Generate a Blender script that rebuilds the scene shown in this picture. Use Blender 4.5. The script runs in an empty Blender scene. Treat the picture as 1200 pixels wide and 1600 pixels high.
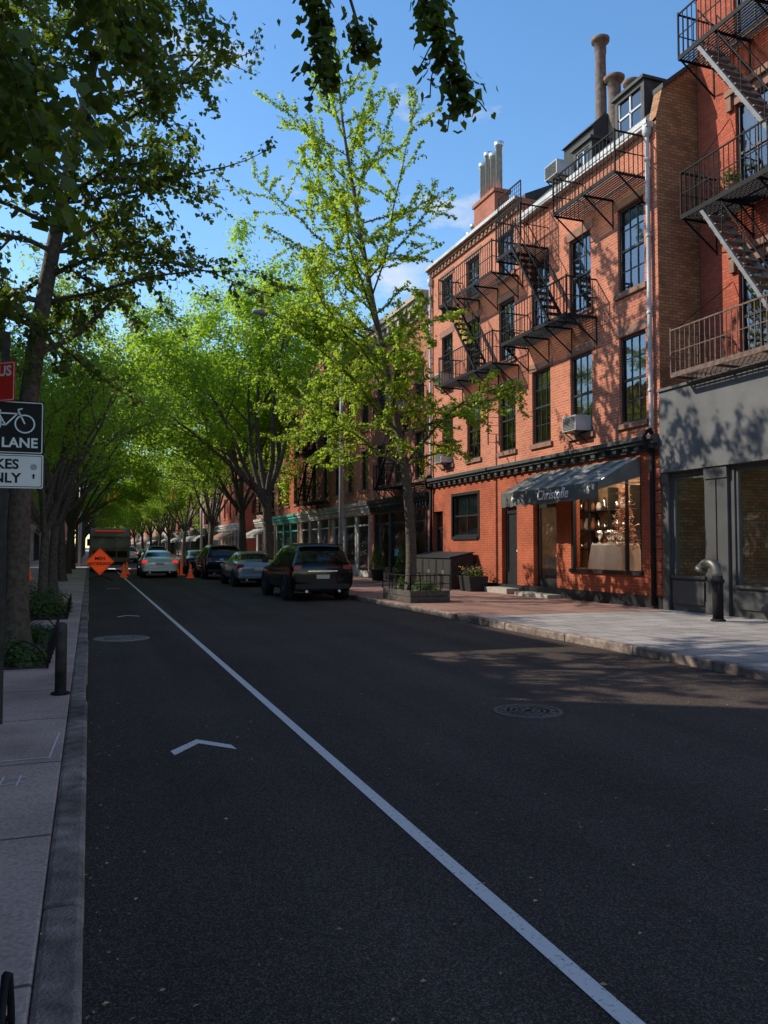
import bpy, math, random
import numpy as np
from mathutils import Vector, Matrix
random.seed(7)
SC=bpy.context.scene; COL=SC.collection
V=Vector
WO={}
# ---------------------------------------------------------------- mesh builder
class MB:
    def __init__(s): s.v=[];s.f=[];s.m=[];s.s=[];s.cur=0;s.sm=False
    def face(s,pts):
        b=len(s.v); s.v+= [tuple(p) for p in pts]; s.f.append(tuple(range(b,b+len(pts)))); s.m.append(s.cur); s.s.append(s.sm)
    def box(s,x0,x1,y0,y1,z0,z1):
        if x0>x1:x0,x1=x1,x0
        if y0>y1:y0,y1=y1,y0
        if z0>z1:z0,z1=z1,z0
        b=len(s.v)
        s.v+=[(x0,y0,z0),(x1,y0,z0),(x1,y1,z0),(x0,y1,z0),(x0,y0,z1),(x1,y0,z1),(x1,y1,z1),(x0,y1,z1)]
        for q in ((0,3,2,1),(4,5,6,7),(0,1,5,4),(1,2,6,5),(2,3,7,6),(3,0,4,7)):
            s.f.append(tuple(b+i for i in q)); s.m.append(s.cur); s.s.append(False)
    def tube(s,pts,r,n=8,caps=True,smooth=True):
        pts=[V(p) for p in pts]
        if not isinstance(r,(list,tuple)): r=[r]*len(pts)
        b=len(s.v); up=None
        for i,p in enumerate(pts):
            if i==0:d=pts[1]-pts[0]
            elif i==len(pts)-1:d=pts[-1]-pts[-2]
            else:d=(pts[i+1]-pts[i-1])
            if d.length<1e-9:d=V((0,0,1))
            d.normalize()
            if up is None:
                up=V((0,0,1)) if abs(d.z)<.9 else V((1,0,0))
            a=up-d*up.dot(d)
            if a.length<1e-4:a=V((1,0,0))-d*d.x
            a.normalize(); up=a; c=d.cross(a)
            for k in range(n):
                t=2*math.pi*(k+.5)/n; q=p+(a*math.cos(t)+c*math.sin(t))*r[i]
                s.v.append((q.x,q.y,q.z))
        for i in range(len(pts)-1):
            for k in range(n):
                k2=(k+1)%n
                s.f.append((b+i*n+k,b+i*n+k2,b+(i+1)*n+k2,b+(i+1)*n+k)); s.m.append(s.cur); s.s.append(smooth)
        if caps:
            s.f.append(tuple(b+k for k in reversed(range(n)))); s.m.append(s.cur); s.s.append(False)
            e=b+(len(pts)-1)*n
            s.f.append(tuple(e+k for k in range(n))); s.m.append(s.cur); s.s.append(False)
    def bar(s,p0,p1,r): s.tube([p0,p1],r,4,True,False)
    def lathe(s,prof,c=(0,0,0),n=20,axis='z',smooth=True):
        b=len(s.v);c=V(c)
        for (r,h) in prof:
            for k in range(n):
                t=2*math.pi*k/n; x,y=r*math.cos(t),r*math.sin(t)
                q={'z':(x,y,h),'x':(h,x,y),'y':(y,h,x)}[axis]
                s.v.append((c.x+q[0],c.y+q[1],c.z+q[2]))
        for i in range(len(prof)-1):
            for k in range(n):
                k2=(k+1)%n
                s.f.append((b+i*n+k,b+i*n+k2,b+(i+1)*n+k2,b+(i+1)*n+k)); s.m.append(s.cur); s.s.append(smooth)
        if prof[0][0]>1e-5: s.f.append(tuple(b+k for k in reversed(range(n)))); s.m.append(s.cur); s.s.append(False)
        if prof[-1][0]>1e-5:
            e=b+(len(prof)-1)*n; s.f.append(tuple(e+k for k in range(n))); s.m.append(s.cur); s.s.append(False)
    def prism(s,poly,axis,a0,a1):
        n=len(poly)
        def P(u,w,a): return {'x':(a,u,w),'y':(u,a,w),'z':(u,w,a)}[axis]
        b=len(s.v)
        s.v+=[P(u,w,a0) for u,w in poly]+[P(u,w,a1) for u,w in poly]
        for i in range(n):
            j=(i+1)%n; s.f.append((b+i,b+j,b+n+j,b+n+i)); s.m.append(s.cur); s.s.append(False)
        s.f.append(tuple(b+i for i in reversed(range(n)))); s.m.append(s.cur); s.s.append(False)
        s.f.append(tuple(b+n+i for i in range(n))); s.m.append(s.cur); s.s.append(False)
    def mesh(s,name,mats,off=(0,0,0)):
        me=bpy.data.meshes.new(name)
        o=V(off)
        me.from_pydata([(a-o.x,b-o.y,c-o.z) for a,b,c in s.v],[],s.f)
        if not isinstance(mats,(list,tuple)):mats=[mats]
        for m in mats: me.materials.append(m)
        me.polygons.foreach_set('material_index',s.m)
        me.polygons.foreach_set('use_smooth',s.s)
        me.update()
        return me
    def obj(s,name,mats,parent=None,bevel=0,label=None):
        off=WO[parent.name] if parent else (0,0,0)
        me=s.mesh(name,mats,off)
        o=bpy.data.objects.new(name,me); COL.objects.link(o)
        if parent: o.parent=parent; WO[o.name]=off
        else: WO[o.name]=V((0,0,0))
        if bevel:
            m=o.modifiers.new('b','BEVEL'); m.width=bevel; m.segments=2; m.limit_method='ANGLE'
        if label:o['label']=label
        return o
    def objs(s,name,mats,parent,bevel=0,tol=.02):
        """one object per separate piece (pieces whose boxes touch stay together)"""
        n=len(s.v); par=list(range(n))
        def fd(a):
            while par[a]!=a: par[a]=par[par[a]]; a=par[a]
            return a
        for f in s.f:
            for q in f[1:]:
                a,b=fd(f[0]),fd(q)
                if a!=b: par[b]=a
        comp={}
        for i in range(n): comp.setdefault(fd(i),[]).append(i)
        keys=list(comp); bb=[]
        for k in keys:
            a=np.array([s.v[i] for i in comp[k]]); bb.append((a.min(0)-tol,a.max(0)+tol))
        g=list(range(len(keys)))
        def fg(a):
            while g[a]!=a: a=g[a]
            return a
        for i in range(len(keys)):
            for j in range(i):
                if (bb[i][0]<=bb[j][1]).all() and (bb[j][0]<=bb[i][1]).all():
                    a,b=fg(i),fg(j)
                    if a!=b: g[a]=b
        kid={k:fg(i) for i,k in enumerate(keys)}
        groups={}
        for fi,f in enumerate(s.f): groups.setdefault(kid[fd(f[0])],[]).append(fi)
        for gi,fl in groups.items():
            m=MB(); mp={}
            for fi in fl:
                ff=[]
                for v in s.f[fi]:
                    if v not in mp: mp[v]=len(m.v); m.v.append(s.v[v])
                    ff.append(mp[v])
                m.f.append(tuple(ff)); m.m.append(s.m[fi]); m.s.append(s.s[fi])
            m.obj(name,mats,parent,bevel)
def struct(o): o['kind']='structure'; return o
def thing(name,label,cat,loc=(0,0,0),group=None,rz=0):
    e=bpy.data.objects.new(name,None); COL.objects.link(e); e.location=loc; e.empty_display_size=.3
    e['label']=label; e['category']=cat
    if group:e['group']=group
    WO[e.name]=V(loc)
    return e
def lthing(name,label,cat,loc,rz=0,group=None):
    e=thing(name,label,cat,loc,group,0); e.rotation_euler=(0,0,rz); WO[e.name]=V((0,0,0)); return e
def sub_empty(name,parent):
    e=bpy.data.objects.new(name,None); COL.objects.link(e); e.parent=parent; e.empty_display_size=.2
    WO[e.name]=WO[parent.name]; return e
def place(name,me,parent,loc,rz=0):
    o=bpy.data.objects.new(name,me); COL.objects.link(o); o.parent=parent
    o.location=V(loc)-WO[parent.name]; o.rotation_euler=(0,0,rz); WO[o.name]=V((0,0,0)); return o
def copy_thing(src,loc,rz=0,scale=(1,1,1),label=None):
    e=src.copy(); COL.objects.link(e); e.location=loc; e.rotation_euler=(0,0,rz); e.scale=scale
    if label:e['label']=label
    def rec(a,b):
        for ch in a.children:
            c=ch.copy(); COL.objects.link(c); c.parent=b; rec(ch,c)
    rec(src,e); return e
# ---------------------------------------------------------------- materials
def nt(m): m.use_nodes=True; t=m.node_tree; t.nodes.clear(); return t
def mat(name,col,rough=.6,metal=0.,var=.15,ns=6.,bump=.0,bs=40.,spec=.4,coat=0.,emit=0.,dirt=0.):
    m=bpy.data.materials.new(name); t=nt(m); N=t.nodes; L=t.links
    out=N.new('ShaderNodeOutputMaterial'); p=N.new('ShaderNodeBsdfPrincipled'); L.new(p.outputs[0],out.inputs[0])
    p.inputs['Roughness'].default_value=rough; p.inputs['Metallic'].default_value=metal
    p.inputs['Specular IOR Level'].default_value=spec; p.inputs['Coat Weight'].default_value=coat
    g=N.new('ShaderNodeTexCoord')
    n=N.new('ShaderNodeTexNoise'); n.inputs['Scale'].default_value=ns; n.inputs['Detail'].default_value=5
    L.new(g.outputs['Object'],n.inputs['Vector'])
    r=N.new('ShaderNodeValToRGB'); c=col
    r.color_ramp.elements[0].position=.3; r.color_ramp.elements[1].position=.7
    r.color_ramp.elements[0].color=(c[0]*(1-var),c[1]*(1-var),c[2]*(1-var),1)
    r.color_ramp.elements[1].color=(min(1,c[0]*(1+var)),min(1,c[1]*(1+var)),min(1,c[2]*(1+var)),1)
    L.new(n.outputs['Fac'],r.inputs['Fac']); cc=r.outputs[0]
    if dirt:
        n2=N.new('ShaderNodeTexNoise'); n2.inputs['Scale'].default_value=1.1; n2.inputs['Detail'].default_value=7
        L.new(g.outputs['Object'],n2.inputs['Vector'])
        r2=N.new('ShaderNodeValToRGB'); r2.color_ramp.elements[0].position=.35; r2.color_ramp.elements[1].position=.65
        r2.color_ramp.elements[0].color=(1-dirt,1-dirt,1-dirt,1); r2.color_ramp.elements[1].color=(1,1,1,1)
        L.new(n2.outputs['Fac'],r2.inputs['Fac'])
        mx=N.new('ShaderNodeMix'); mx.data_type='RGBA'; mx.blend_type='MULTIPLY'; mx.inputs[0].default_value=1
        L.new(cc,mx.inputs[6]); L.new(r2.outputs[0],mx.inputs[7]); cc=mx.outputs[2]
    L.new(cc,p.inputs['Base Color'])
    if emit:
        p.inputs['Emission Color'].default_value=(*col,1); p.inputs['Emission Strength'].default_value=emit
    if bump:
        n3=N.new('ShaderNodeTexNoise'); n3.inputs['Scale'].default_value=bs; n3.inputs['Detail'].default_value=4
        L.new(g.outputs['Object'],n3.inputs['Vector'])
        b=N.new('ShaderNodeBump'); b.inputs['Strength'].default_value=bump; b.inputs['Distance'].default_value=.02
        L.new(n3.outputs['Fac'],b.inputs['Height']); L.new(b.outputs[0],p.inputs['Normal'])
    return m
def brick(name,c1,c2,mortar,bw=.215,rh=.078,ms=.013,offset=.5,rough=.85,flat=False,stain=.35,bump=.6,grain=30):
    m=bpy.data.materials.new(name); t=nt(m); N=t.nodes; L=t.links
    out=N.new('ShaderNodeOutputMaterial'); p=N.new('ShaderNodeBsdfPrincipled'); L.new(p.outputs[0],out.inputs[0])
    p.inputs['Roughness'].default_value=rough; p.inputs['Specular IOR Level'].default_value=.2
    g=N.new('ShaderNodeNewGeometry'); sp=N.new('ShaderNodeSeparateXYZ'); L.new(g.outputs['Position'],sp.inputs[0])
    cb=N.new('ShaderNodeCombineXYZ')
    if flat:
        L.new(sp.outputs[0],cb.inputs[0]); L.new(sp.outputs[1],cb.inputs[1])
    else:
        sn=N.new('ShaderNodeSeparateXYZ'); L.new(g.outputs['True Normal'],sn.inputs[0])
        ab=N.new('ShaderNodeMath'); ab.operation='ABSOLUTE'; L.new(sn.outputs[0],ab.inputs[0])
        gt=N.new('ShaderNodeMath'); gt.operation='GREATER_THAN'; gt.inputs[1].default_value=.5; L.new(ab.outputs[0],gt.inputs[0])
        mm=N.new('ShaderNodeMix'); L.new(gt.outputs[0],mm.inputs[0]); L.new(sp.outputs[0],mm.inputs[2]); L.new(sp.outputs[1],mm.inputs[3])
        L.new(mm.outputs[0],cb.inputs[0]); L.new(sp.outputs[2],cb.inputs[1])
    b=N.new('ShaderNodeTexBrick'); b.offset=offset; b.inputs['Scale'].default_value=1
    b.inputs['Brick Width'].default_value=bw; b.inputs['Row Height'].default_value=rh; b.inputs['Mortar Size'].default_value=ms
    b.inputs['Mortar Smooth'].default_value=.2
    b.inputs['Color1'].default_value=(*c1,1); b.inputs['Color2'].default_value=(*c2,1); b.inputs['Mortar'].default_value=(*mortar,1)
    L.new(cb.outputs[0],b.inputs['Vector'])
    n=N.new('ShaderNodeTexNoise'); n.inputs['Scale'].default_value=.9; n.inputs['Detail'].default_value=8; n.inputs['Roughness'].default_value=.65
    L.new(g.outputs['Position'],n.inputs['Vector'])
    r=N.new('ShaderNodeValToRGB'); r.color_ramp.elements[0].position=.33; r.color_ramp.elements[1].position=.62
    k=1-stain; r.color_ramp.elements[0].color=(k,k,k,1); r.color_ramp.elements[1].color=(1,1,1,1)
    L.new(n.outputs['Fac'],r.inputs['Fac'])
    mx=N.new('ShaderNodeMix'); mx.data_type='RGBA'; mx.blend_type='MULTIPLY'; mx.inputs[0].default_value=1
    L.new(b.outputs['Color'],mx.inputs[6]); L.new(r.outputs[0],mx.inputs[7])
    n4=N.new('ShaderNodeTexNoise'); n4.inputs['Scale'].default_value=grain; n4.inputs['Detail'].default_value=3
    L.new(g.outputs['Position'],n4.inputs['Vector'])
    r4=N.new('ShaderNodeValToRGB'); r4.color_ramp.elements[0].position=.3; r4.color_ramp.elements[1].position=.7; r4.color_ramp.elements[0].color=(.76,.76,.76,1); r4.color_ramp.elements[1].color=(1.2,1.2,1.2,1)
    L.new(n4.outputs['Fac'],r4.inputs['Fac'])
    m2=N.new('ShaderNodeMix'); m2.data_type='RGBA'; m2.blend_type='MULTIPLY'; m2.inputs[0].default_value=1
    L.new(mx.outputs[2],m2.inputs[6]); L.new(r4.outputs[0],m2.inputs[7])
    L.new(m2.outputs[2],p.inputs['Base Color'])
    bp=N.new('ShaderNodeBump'); bp.invert=True; bp.inputs['Strength'].default_value=bump; bp.inputs['Distance'].default_value=.012
    L.new(b.outputs['Fac'],bp.inputs['Height']); L.new(bp.outputs[0],p.inputs['Normal'])
    return m
def asphalt():
    m=bpy.data.materials.new('asphalt'); t=nt(m); N=t.nodes; L=t.links
    out=N.new('ShaderNodeOutputMaterial'); p=N.new('ShaderNodeBsdfPrincipled'); L.new(p.outputs[0],out.inputs[0])
    g=N.new('ShaderNodeNewGeometry')
    def noise(sc,det=4,ro=.6):
        n=N.new('ShaderNodeTexNoise'); n.inputs['Scale'].default_value=sc; n.inputs['Detail'].default_value=det; n.inputs['Roughness'].default_value=ro
        L.new(g.outputs['Position'],n.inputs['Vector']); return n
    a=noise(.35,6); r=N.new('ShaderNodeValToRGB'); r.color_ramp.elements[0].position=.3; r.color_ramp.elements[1].position=.7
    r.color_ramp.elements[0].color=(.060,.046,.038,1); r.color_ramp.elements[1].color=(.088,.068,.056,1); L.new(a.outputs['Fac'],r.inputs['Fac'])
    v=N.new('ShaderNodeTexVoronoi'); v.inputs['Scale'].default_value=150; L.new(g.outputs['Position'],v.inputs['Vector'])
    r2=N.new('ShaderNodeValToRGB'); r2.color_ramp.elements[0].position=.0; r2.color_ramp.elements[0].color=(.62,.62,.62,1); r2.color_ramp.elements[1].color=(2.3,2.2,2.1,1)
    sep=N.new('ShaderNodeSeparateColor'); L.new(v.outputs['Color'],sep.inputs[0]); pw=N.new('ShaderNodeMath'); pw.operation='POWER'; pw.inputs[1].default_value=3.
    L.new(sep.outputs[0],pw.inputs[0]); L.new(pw.outputs[0],r2.inputs['Fac'])
    mx=N.new('ShaderNodeMix'); mx.data_type='RGBA'; mx.blend_type='MULTIPLY'; mx.inputs[0].default_value=1
    L.new(r.outputs[0],mx.inputs[6]); L.new(r2.outputs[0],mx.inputs[7])
    mp=N.new('ShaderNodeMapping'); mp.inputs['Scale'].default_value=(1.3,.06,1); L.new(g.outputs['Position'],mp.inputs[0])
    n5=N.new('ShaderNodeTexNoise'); n5.inputs['Scale'].default_value=1; n5.inputs['Detail'].default_value=5; L.new(mp.outputs[0],n5.inputs['Vector'])
    r5=N.new('ShaderNodeValToRGB'); r5.color_ramp.elements[0].position=.35; r5.color_ramp.elements[1].position=.65
    r5.color_ramp.elements[0].color=(.82,.82,.82,1); r5.color_ramp.elements[1].color=(1.15,1.13,1.12,1); L.new(n5.outputs['Fac'],r5.inputs['Fac'])
    m3=N.new('ShaderNodeMix'); m3.data_type='RGBA'; m3.blend_type='MULTIPLY'; m3.inputs[0].default_value=1
    L.new(mx.outputs[2],m3.inputs[6]); L.new(r5.outputs[0],m3.inputs[7]); L.new(m3.outputs[2],p.inputs['Base Color'])
    p.inputs['Roughness'].default_value=.9; p.inputs['Specular IOR Level'].default_value=.12
    b=N.new('ShaderNodeBump'); b.inputs['Strength'].default_value=.6; b.inputs['Distance'].default_value=.005
    L.new(v.outputs['Distance'],b.inputs['Height']); L.new(b.outputs[0],p.inputs['Normal'])
    return m
def paintm(name,col,wear=.45,under=(.07,.055,.045),sc=45):
    m=bpy.data.materials.new(name); t=nt(m); N=t.nodes; L=t.links
    out=N.new('ShaderNodeOutputMaterial'); p=N.new('ShaderNodeBsdfPrincipled'); L.new(p.outputs[0],out.inputs[0])
    g=N.new('ShaderNodeNewGeometry'); n=N.new('ShaderNodeTexNoise'); n.inputs['Scale'].default_value=sc; n.inputs['Detail'].default_value=6; n.inputs['Roughness'].default_value=.75
    L.new(g.outputs['Position'],n.inputs['Vector']); r=N.new('ShaderNodeValToRGB')
    r.color_ramp.elements[0].position=wear-.09; r.color_ramp.elements[1].position=wear+.03
    r.color_ramp.elements[0].color=(*under,1); r.color_ramp.elements[1].color=(*col,1)
    L.new(n.outputs['Fac'],r.inputs['Fac']); L.new(r.outputs[0],p.inputs['Base Color']); p.inputs['Roughness'].default_value=.8; p.inputs['Specular IOR Level'].default_value=.2
    return m
def leafm(name,c0,c1,tr,trf=.45):
    m=bpy.data.materials.new(name); t=nt(m); N=t.nodes; L=t.links
    out=N.new('ShaderNodeOutputMaterial'); a=N.new('ShaderNodeAttribute'); a.attribute_name='tint'
    r=N.new('ShaderNodeValToRGB'); r.color_ramp.elements[0].color=(*c0,1); r.color_ramp.elements[1].color=(*c1,1); L.new(a.outputs['Fac'],r.inputs['Fac'])
    r2=N.new('ShaderNodeValToRGB'); r2.color_ramp.elements[0].color=(tr[0]*.6,tr[1]*.7,tr[2]*.6,1); r2.color_ramp.elements[1].color=(*tr,1); L.new(a.outputs['Fac'],r2.inputs['Fac'])
    d=N.new('ShaderNodeBsdfPrincipled'); d.inputs['Roughness'].default_value=.5; d.inputs['Specular IOR Level'].default_value=.3; L.new(r.outputs[0],d.inputs['Base Color'])
    tl=N.new('ShaderNodeBsdfTranslucent'); L.new(r2.outputs[0],tl.inputs[0])
    mx=N.new('ShaderNodeMixShader'); mx.inputs[0].default_value=trf; L.new(d.outputs[0],mx.inputs[1]); L.new(tl.outputs[0],mx.inputs[2]); L.new(mx.outputs[0],out.inputs[0])
    return m
def glassm(name,tint=(.45,.5,.5),refl=.12):
    m=bpy.data.materials.new(name); t=nt(m); N=t.nodes; L=t.links
    out=N.new('ShaderNodeOutputMaterial'); tr=N.new('ShaderNodeBsdfTransparent'); tr.inputs[0].default_value=(*tint,1)
    gl=N.new('ShaderNodeBsdfGlossy'); gl.inputs['Roughness'].default_value=.03; gl.inputs[0].default_value=(.9,.93,.95,1)
    g=N.new('ShaderNodeNewGeometry'); n=N.new('ShaderNodeTexNoise'); n.inputs['Scale'].default_value=1.6; L.new(g.outputs['Position'],n.inputs['Vector'])
    b=N.new('ShaderNodeBump'); b.inputs['Strength'].default_value=.15; b.inputs['Distance'].default_value=.05; L.new(n.outputs['Fac'],b.inputs['Height']); L.new(b.outputs[0],gl.inputs['Normal'])
    f=N.new('ShaderNodeFresnel'); f.inputs[0].default_value=1.5; ad=N.new('ShaderNodeMath'); ad.inputs[1].default_value=refl; L.new(f.outputs[0],ad.inputs[0])
    mx=N.new('ShaderNodeMixShader'); L.new(ad.outputs[0],mx.inputs[0]); L.new(tr.outputs[0],mx.inputs[1]); L.new(gl.outputs[0],mx.inputs[2]); L.new(mx.outputs[0],out.inputs[0])
    return m
M={}
M['asphalt']=asphalt()
M['ground']=mat('ground_earth',(.09,.085,.075),.9,var=.3,ns=.3)
M['white_paint']=paintm('road_paint_white',(.74,.68,.62),.41)
M['chalk']=paintm('pavement_chalk',(.8,.72,.66),.46,(.5,.38,.32),60)
M['slab_l']=brick('pavement_left',(.64,.455,.365),(.57,.405,.325),(.18,.13,.105),1.5,1.5,.012,0,flat=True,stain=.4,bump=.6,grain=45)
M['slab_r']=brick('pavement_right',(.34,.30,.27),(.39,.345,.315),(.08,.075,.07),.62,.62,.012,.5,flat=True,stain=.35,bump=.6,grain=45)
M['slab_br']=brick('pavement_brown',(.30,.16,.12),(.35,.205,.16),(.09,.07,.06),1.2,1.4,.014,0,flat=True,stain=.5,bump=.6,grain=45)
M['kerb']=mat('kerb_stone',(.36,.275,.225),.9,var=.4,ns=9,bump=.7,bs=60,dirt=.6,spec=.12)
M['brickB']=brick('brick_orange',(.66,.19,.095),(.50,.13,.068),(.56,.31,.21),stain=.24)
M['brickC']=brick('brick_orange_pale',(.66,.20,.105),(.51,.14,.075),(.56,.32,.22),stain=.22)
M['brickA']=brick('brick_red_painted',(.56,.135,.072),(.44,.095,.052),(.36,.10,.06),stain=.3)
M['brickS']=brick('brick_brown_side',(.64,.31,.13),(.38,.165,.075),(.24,.16,.10),stain=.4)
M['brickD']=brick('brick_dark_red',(.54,.15,.09),(.42,.11,.068),(.38,.22,.15),stain=.28)
M['brickE']=brick('brick_brown',(.42,.20,.12),(.32,.15,.09),(.3,.22,.16),stain=.3)
M['brickF']=brick('brick_pink',(.5,.24,.19),(.42,.19,.15),(.46,.34,.28),stain=.3)
M['brickW']=brick('brick_white_painted',(.6,.57,.52),(.54,.5,.46),(.45,.42,.38),stain=.3)
M['stuccoR']=brick('painted_brick_orange',(.52,.14,.068),(.46,.12,.058),(.40,.10,.05),stain=.38,bump=.9)
M['brown']=mat('brownstone',(.26,.135,.09),.85,var=.2,bump=.2)
M['stone']=mat('limestone',(.38,.33,.27),.85,var=.15,bump=.2)
M['black']=mat('black_paint',(.02,.02,.022),.45,var=.2)
M['blackiron']=mat('black_iron',(.016,.014,.014),.7,var=.3,bump=.1,spec=.15)
M['browniron']=mat('sunlit_iron',(.15,.10,.075),.75,var=.4,ns=9,bump=.1,spec=.2)  # sunlight put into the iron colour of the lowest balcony
M['graypaint']=mat('charcoal_paint',(.155,.15,.145),.65,var=.12,ns=1.5,dirt=.3,spec=.25)
M['darkgray']=mat('dark_gray_paint',(.07,.068,.065),.5,var=.15,ns=2)
M['shopcream']=mat('cream_shopfront',(.5,.47,.42),.6,var=.1,ns=2,dirt=.3)
M['slate']=mat('slate_roof',(.06,.058,.055),.75,var=.3,ns=5,bump=.3)
M['tar']=mat('roof_tar',(.05,.05,.05),.9)
M['whitemetal']=mat('white_metal',(.62,.6,.57),.5,var=.12,ns=4,dirt=.35)
M['galv']=mat('galvanised_steel',(.62,.64,.66),.3,metal=.6,var=.15)
M['rust']=mat('rusty_iron',(.17,.12,.095),.85,var=.4,ns=8,bump=.3)
M['clay']=mat('terracotta',(.36,.15,.08),.8)
M['glass']=glassm('window_glass',(.55,.6,.6),.14)
M['glassS']=glassm('shop_glass',(.92,.92,.9),.0)
M['dark']=mat('dark_interior',(.02,.018,.016),.9)
M['shopwall']=mat('shop_interior_wood',(.38,.25,.15),.7,var=.45,ns=3)
M['lamp']=mat('shop_fill_glow',(1,.84,.64),.5,var=.01,emit=14)  # glow for the fill panels added inside the shop
M['blind']=mat('white_blind',(.55,.55,.5),.8,var=.08)
M['awning']=mat('awning_fabric',(.40,.375,.33),.85,var=.2,ns=3,bump=.15,dirt=.35,spec=.1)
M['awning2']=mat('awning_fabric_dark',(.22,.205,.18),.85,var=.2,ns=3,bump=.15,dirt=.35,spec=.1)  # darker tone for every other canopy strip and the ends
M['valance']=mat('awning_valance_fabric',(.12,.115,.105),.8,var=.15,ns=3,dirt=.25)
M['white']=mat('white_lettering',(.8,.8,.79),.6,var=.04)
M['cloth']=mat('white_tablecloth',(.8,.78,.74),.8,var=.05)
M['silver']=mat('silverware',(.7,.7,.7),.15,metal=1)
M['bark']=mat('bark_brown',(.10,.072,.052),.9,var=.45,ns=14,bump=.8,bs=25)
M['barkg']=mat('bark_gray',(.10,.082,.065),.9,var=.4,ns=12,bump=.7,bs=25)
M['leafG']=leafm('leaf_ginkgo',(.10,.15,.015),(.22,.29,.025),(.58,.72,.05),.55)
M['leafD']=leafm('leaf_ginkgo_shaded',(.045,.075,.013),(.10,.135,.02),(.26,.34,.03),.42)  # ginkgo leaf copy with shade put into its colour
M['leafZ']=leafm('leaf_street_tree',(.075,.135,.012),(.18,.27,.022),(.56,.76,.045),.58)
M['leafS']=leafm('leaf_shrub',(.04,.08,.018),(.09,.15,.025),(.16,.26,.03),.35)
M['rubber']=mat('tyre_rubber',(.02,.02,.02),.85)
M['rim']=mat('alloy_rim',(.4,.4,.42),.3,metal=.9)
M['carblack']=mat('car_paint_black',(.004,.004,.005),.08,var=.05,spec=.35)
M['carsilver']=mat('car_paint_gray',(.20,.25,.30),.28,metal=.4,coat=.8,var=.03)
M['carwhite']=mat('car_paint_silver',(.62,.64,.67),.3,metal=.2,coat=.8,var=.03)
M['cardark']=mat('car_paint_dark',(.02,.025,.035),.2,coat=.3,var=.05)
M['carred']=mat('car_paint_yellow',(.6,.38,.04),.25,coat=1.,var=.05)
M['carglass']=mat('car_glass',(.012,.014,.016),.05,spec=.7,var=.05)
M['trim']=mat('black_plastic',(.02,.02,.022),.6)
M['tail']=mat('tail_light_red',(.35,.012,.012),.2,coat=1.)
M['taillit']=mat('tail_light_lit',(.8,.04,.02),.3,emit=.8)
M['head']=mat('headlamp',(.6,.6,.62),.1,coat=1.)
M['plate']=mat('number_plate',(.6,.58,.45),.5)
M['orange']=mat('orange_sign',(1.,.10,.02),.5,var=.04,emit=.25)  # emission added to brighten the shaded sign panel, which is no lamp
M['orange2']=mat('orange_cone',(.95,.12,.025),.5,var=.05,emit=.12)  # slight emission added to the orange, cones and posts hold no lamp
M['signblack']=mat('sign_black',(.012,.012,.012),.5,var=.05,spec=.2)
M['signwhite']=mat('sign_white',(.85,.80,.75),.45,var=.04,dirt=.1)
M['signred']=mat('sign_red',(.75,.03,.02),.4,var=.04)
M['pole']=mat('dark_steel_pole',(.045,.036,.03),.7,metal=.2,var=.4,ns=12)
M['lampgray']=mat('lamp_pole_gray',(.26,.27,.27),.6,metal=.2,var=.1)
M['yellow']=mat('traffic_yellow',(.7,.36,.03),.5)
M['teal']=mat('teal_sign',(.06,.28,.22),.6)
M['woodbrown']=mat('near_black_cabinet',(.026,.022,.02),.7,var=.3,ns=8)
M['planterw']=mat('weathered_timber',(.085,.07,.058),.85,var=.35,ns=9,bump=.4)
M['stairgray']=mat('gray_stair_paint',(.19,.18,.17),.7,var=.2)
M['soil']=mat('soil',(.05,.035,.025),.95,var=.4,ns=20,bump=.6)
M['flower']=mat('flower_yellow',(.7,.5,.08),.7)
M['flowerp']=mat('flower_purple',(.35,.12,.4),.7)
M['iron_cover']=mat('cast_iron_cover',(.10,.085,.075),.6,metal=.3,var=.35,ns=18,bump=.3)
M['truckg']=mat('truck_tan',(.36,.28,.20),.5,dirt=.5)
M['litter']=mat('fallen_leaf',(.40,.27,.12),.8,var=.5,ns=3)
# ---------------------------------------------------------------- ground
def sheet(name,x0,x1,y0,y1,z,m,kind=True):
    b=MB(); b.face([(x0,y0,z),(x1,y0,z),(x1,y1,z),(x0,y1,z)]); o=b.obj(name,m)
    if kind: struct(o)
    return o
KX=7.6; FX=12.8; LX=-5.6
sheet('ground',-1500,1500,-300,2500,-.02,M['ground'])
sheet('road',0,KX,-30,420,0,M['asphalt'])
sheet('cross_street',-80,90,65.3,72.7,.003,M['asphalt'])
def pav(name,x0,x1,y0,y1,m):
    b=MB(); b.box(x0,x1,y0,y1,-.015,.13); return struct(b.obj(name,m,bevel=.01))
pav('left_pavement',-16,-.16,-30,65,M['slab_l']); pav('left_pavement_beyond',-16,-.16,73,420,M['slab_l'])
pav('right_pavement',KX+.16,24,-30,15.4,M['slab_r']); pav('right_pavement_brown',KX+.16,24,15.4,65,M['slab_br']); pav('right_pavement_beyond',KX+.16,24,73,420,M['slab_r'])
def kerb(name,x0,x1,y0,y1):
    b=MB(); y=y0; R=random.Random(3)
    while y<y1-.1:
        l=min(R.uniform(1.3,2.4),y1-y); j=R.uniform(-.01,.01); k=R.uniform(-.012,.006)
        b.box(x0+.001,x1+j,y+.007,y+l-.007,-.015,.132+k); y+=l
    return struct(b.obj(name,M['kerb'],bevel=.025))
kerb('left_kerb',-.16,0,-5,65); kerb('right_kerb',KX,KX+.16,-5,65)
kerb('left_kerb_beyond',-.16,0,73,200); kerb('right_kerb_beyond',KX,KX+.16,73,200)
b=MB(); b.face([(1.695,-5,.004),(1.775,-5,.004),(1.775,64,.004),(1.695,64,.004)])
struct(b.obj('lane_line_marking',M['white_paint']))
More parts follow.
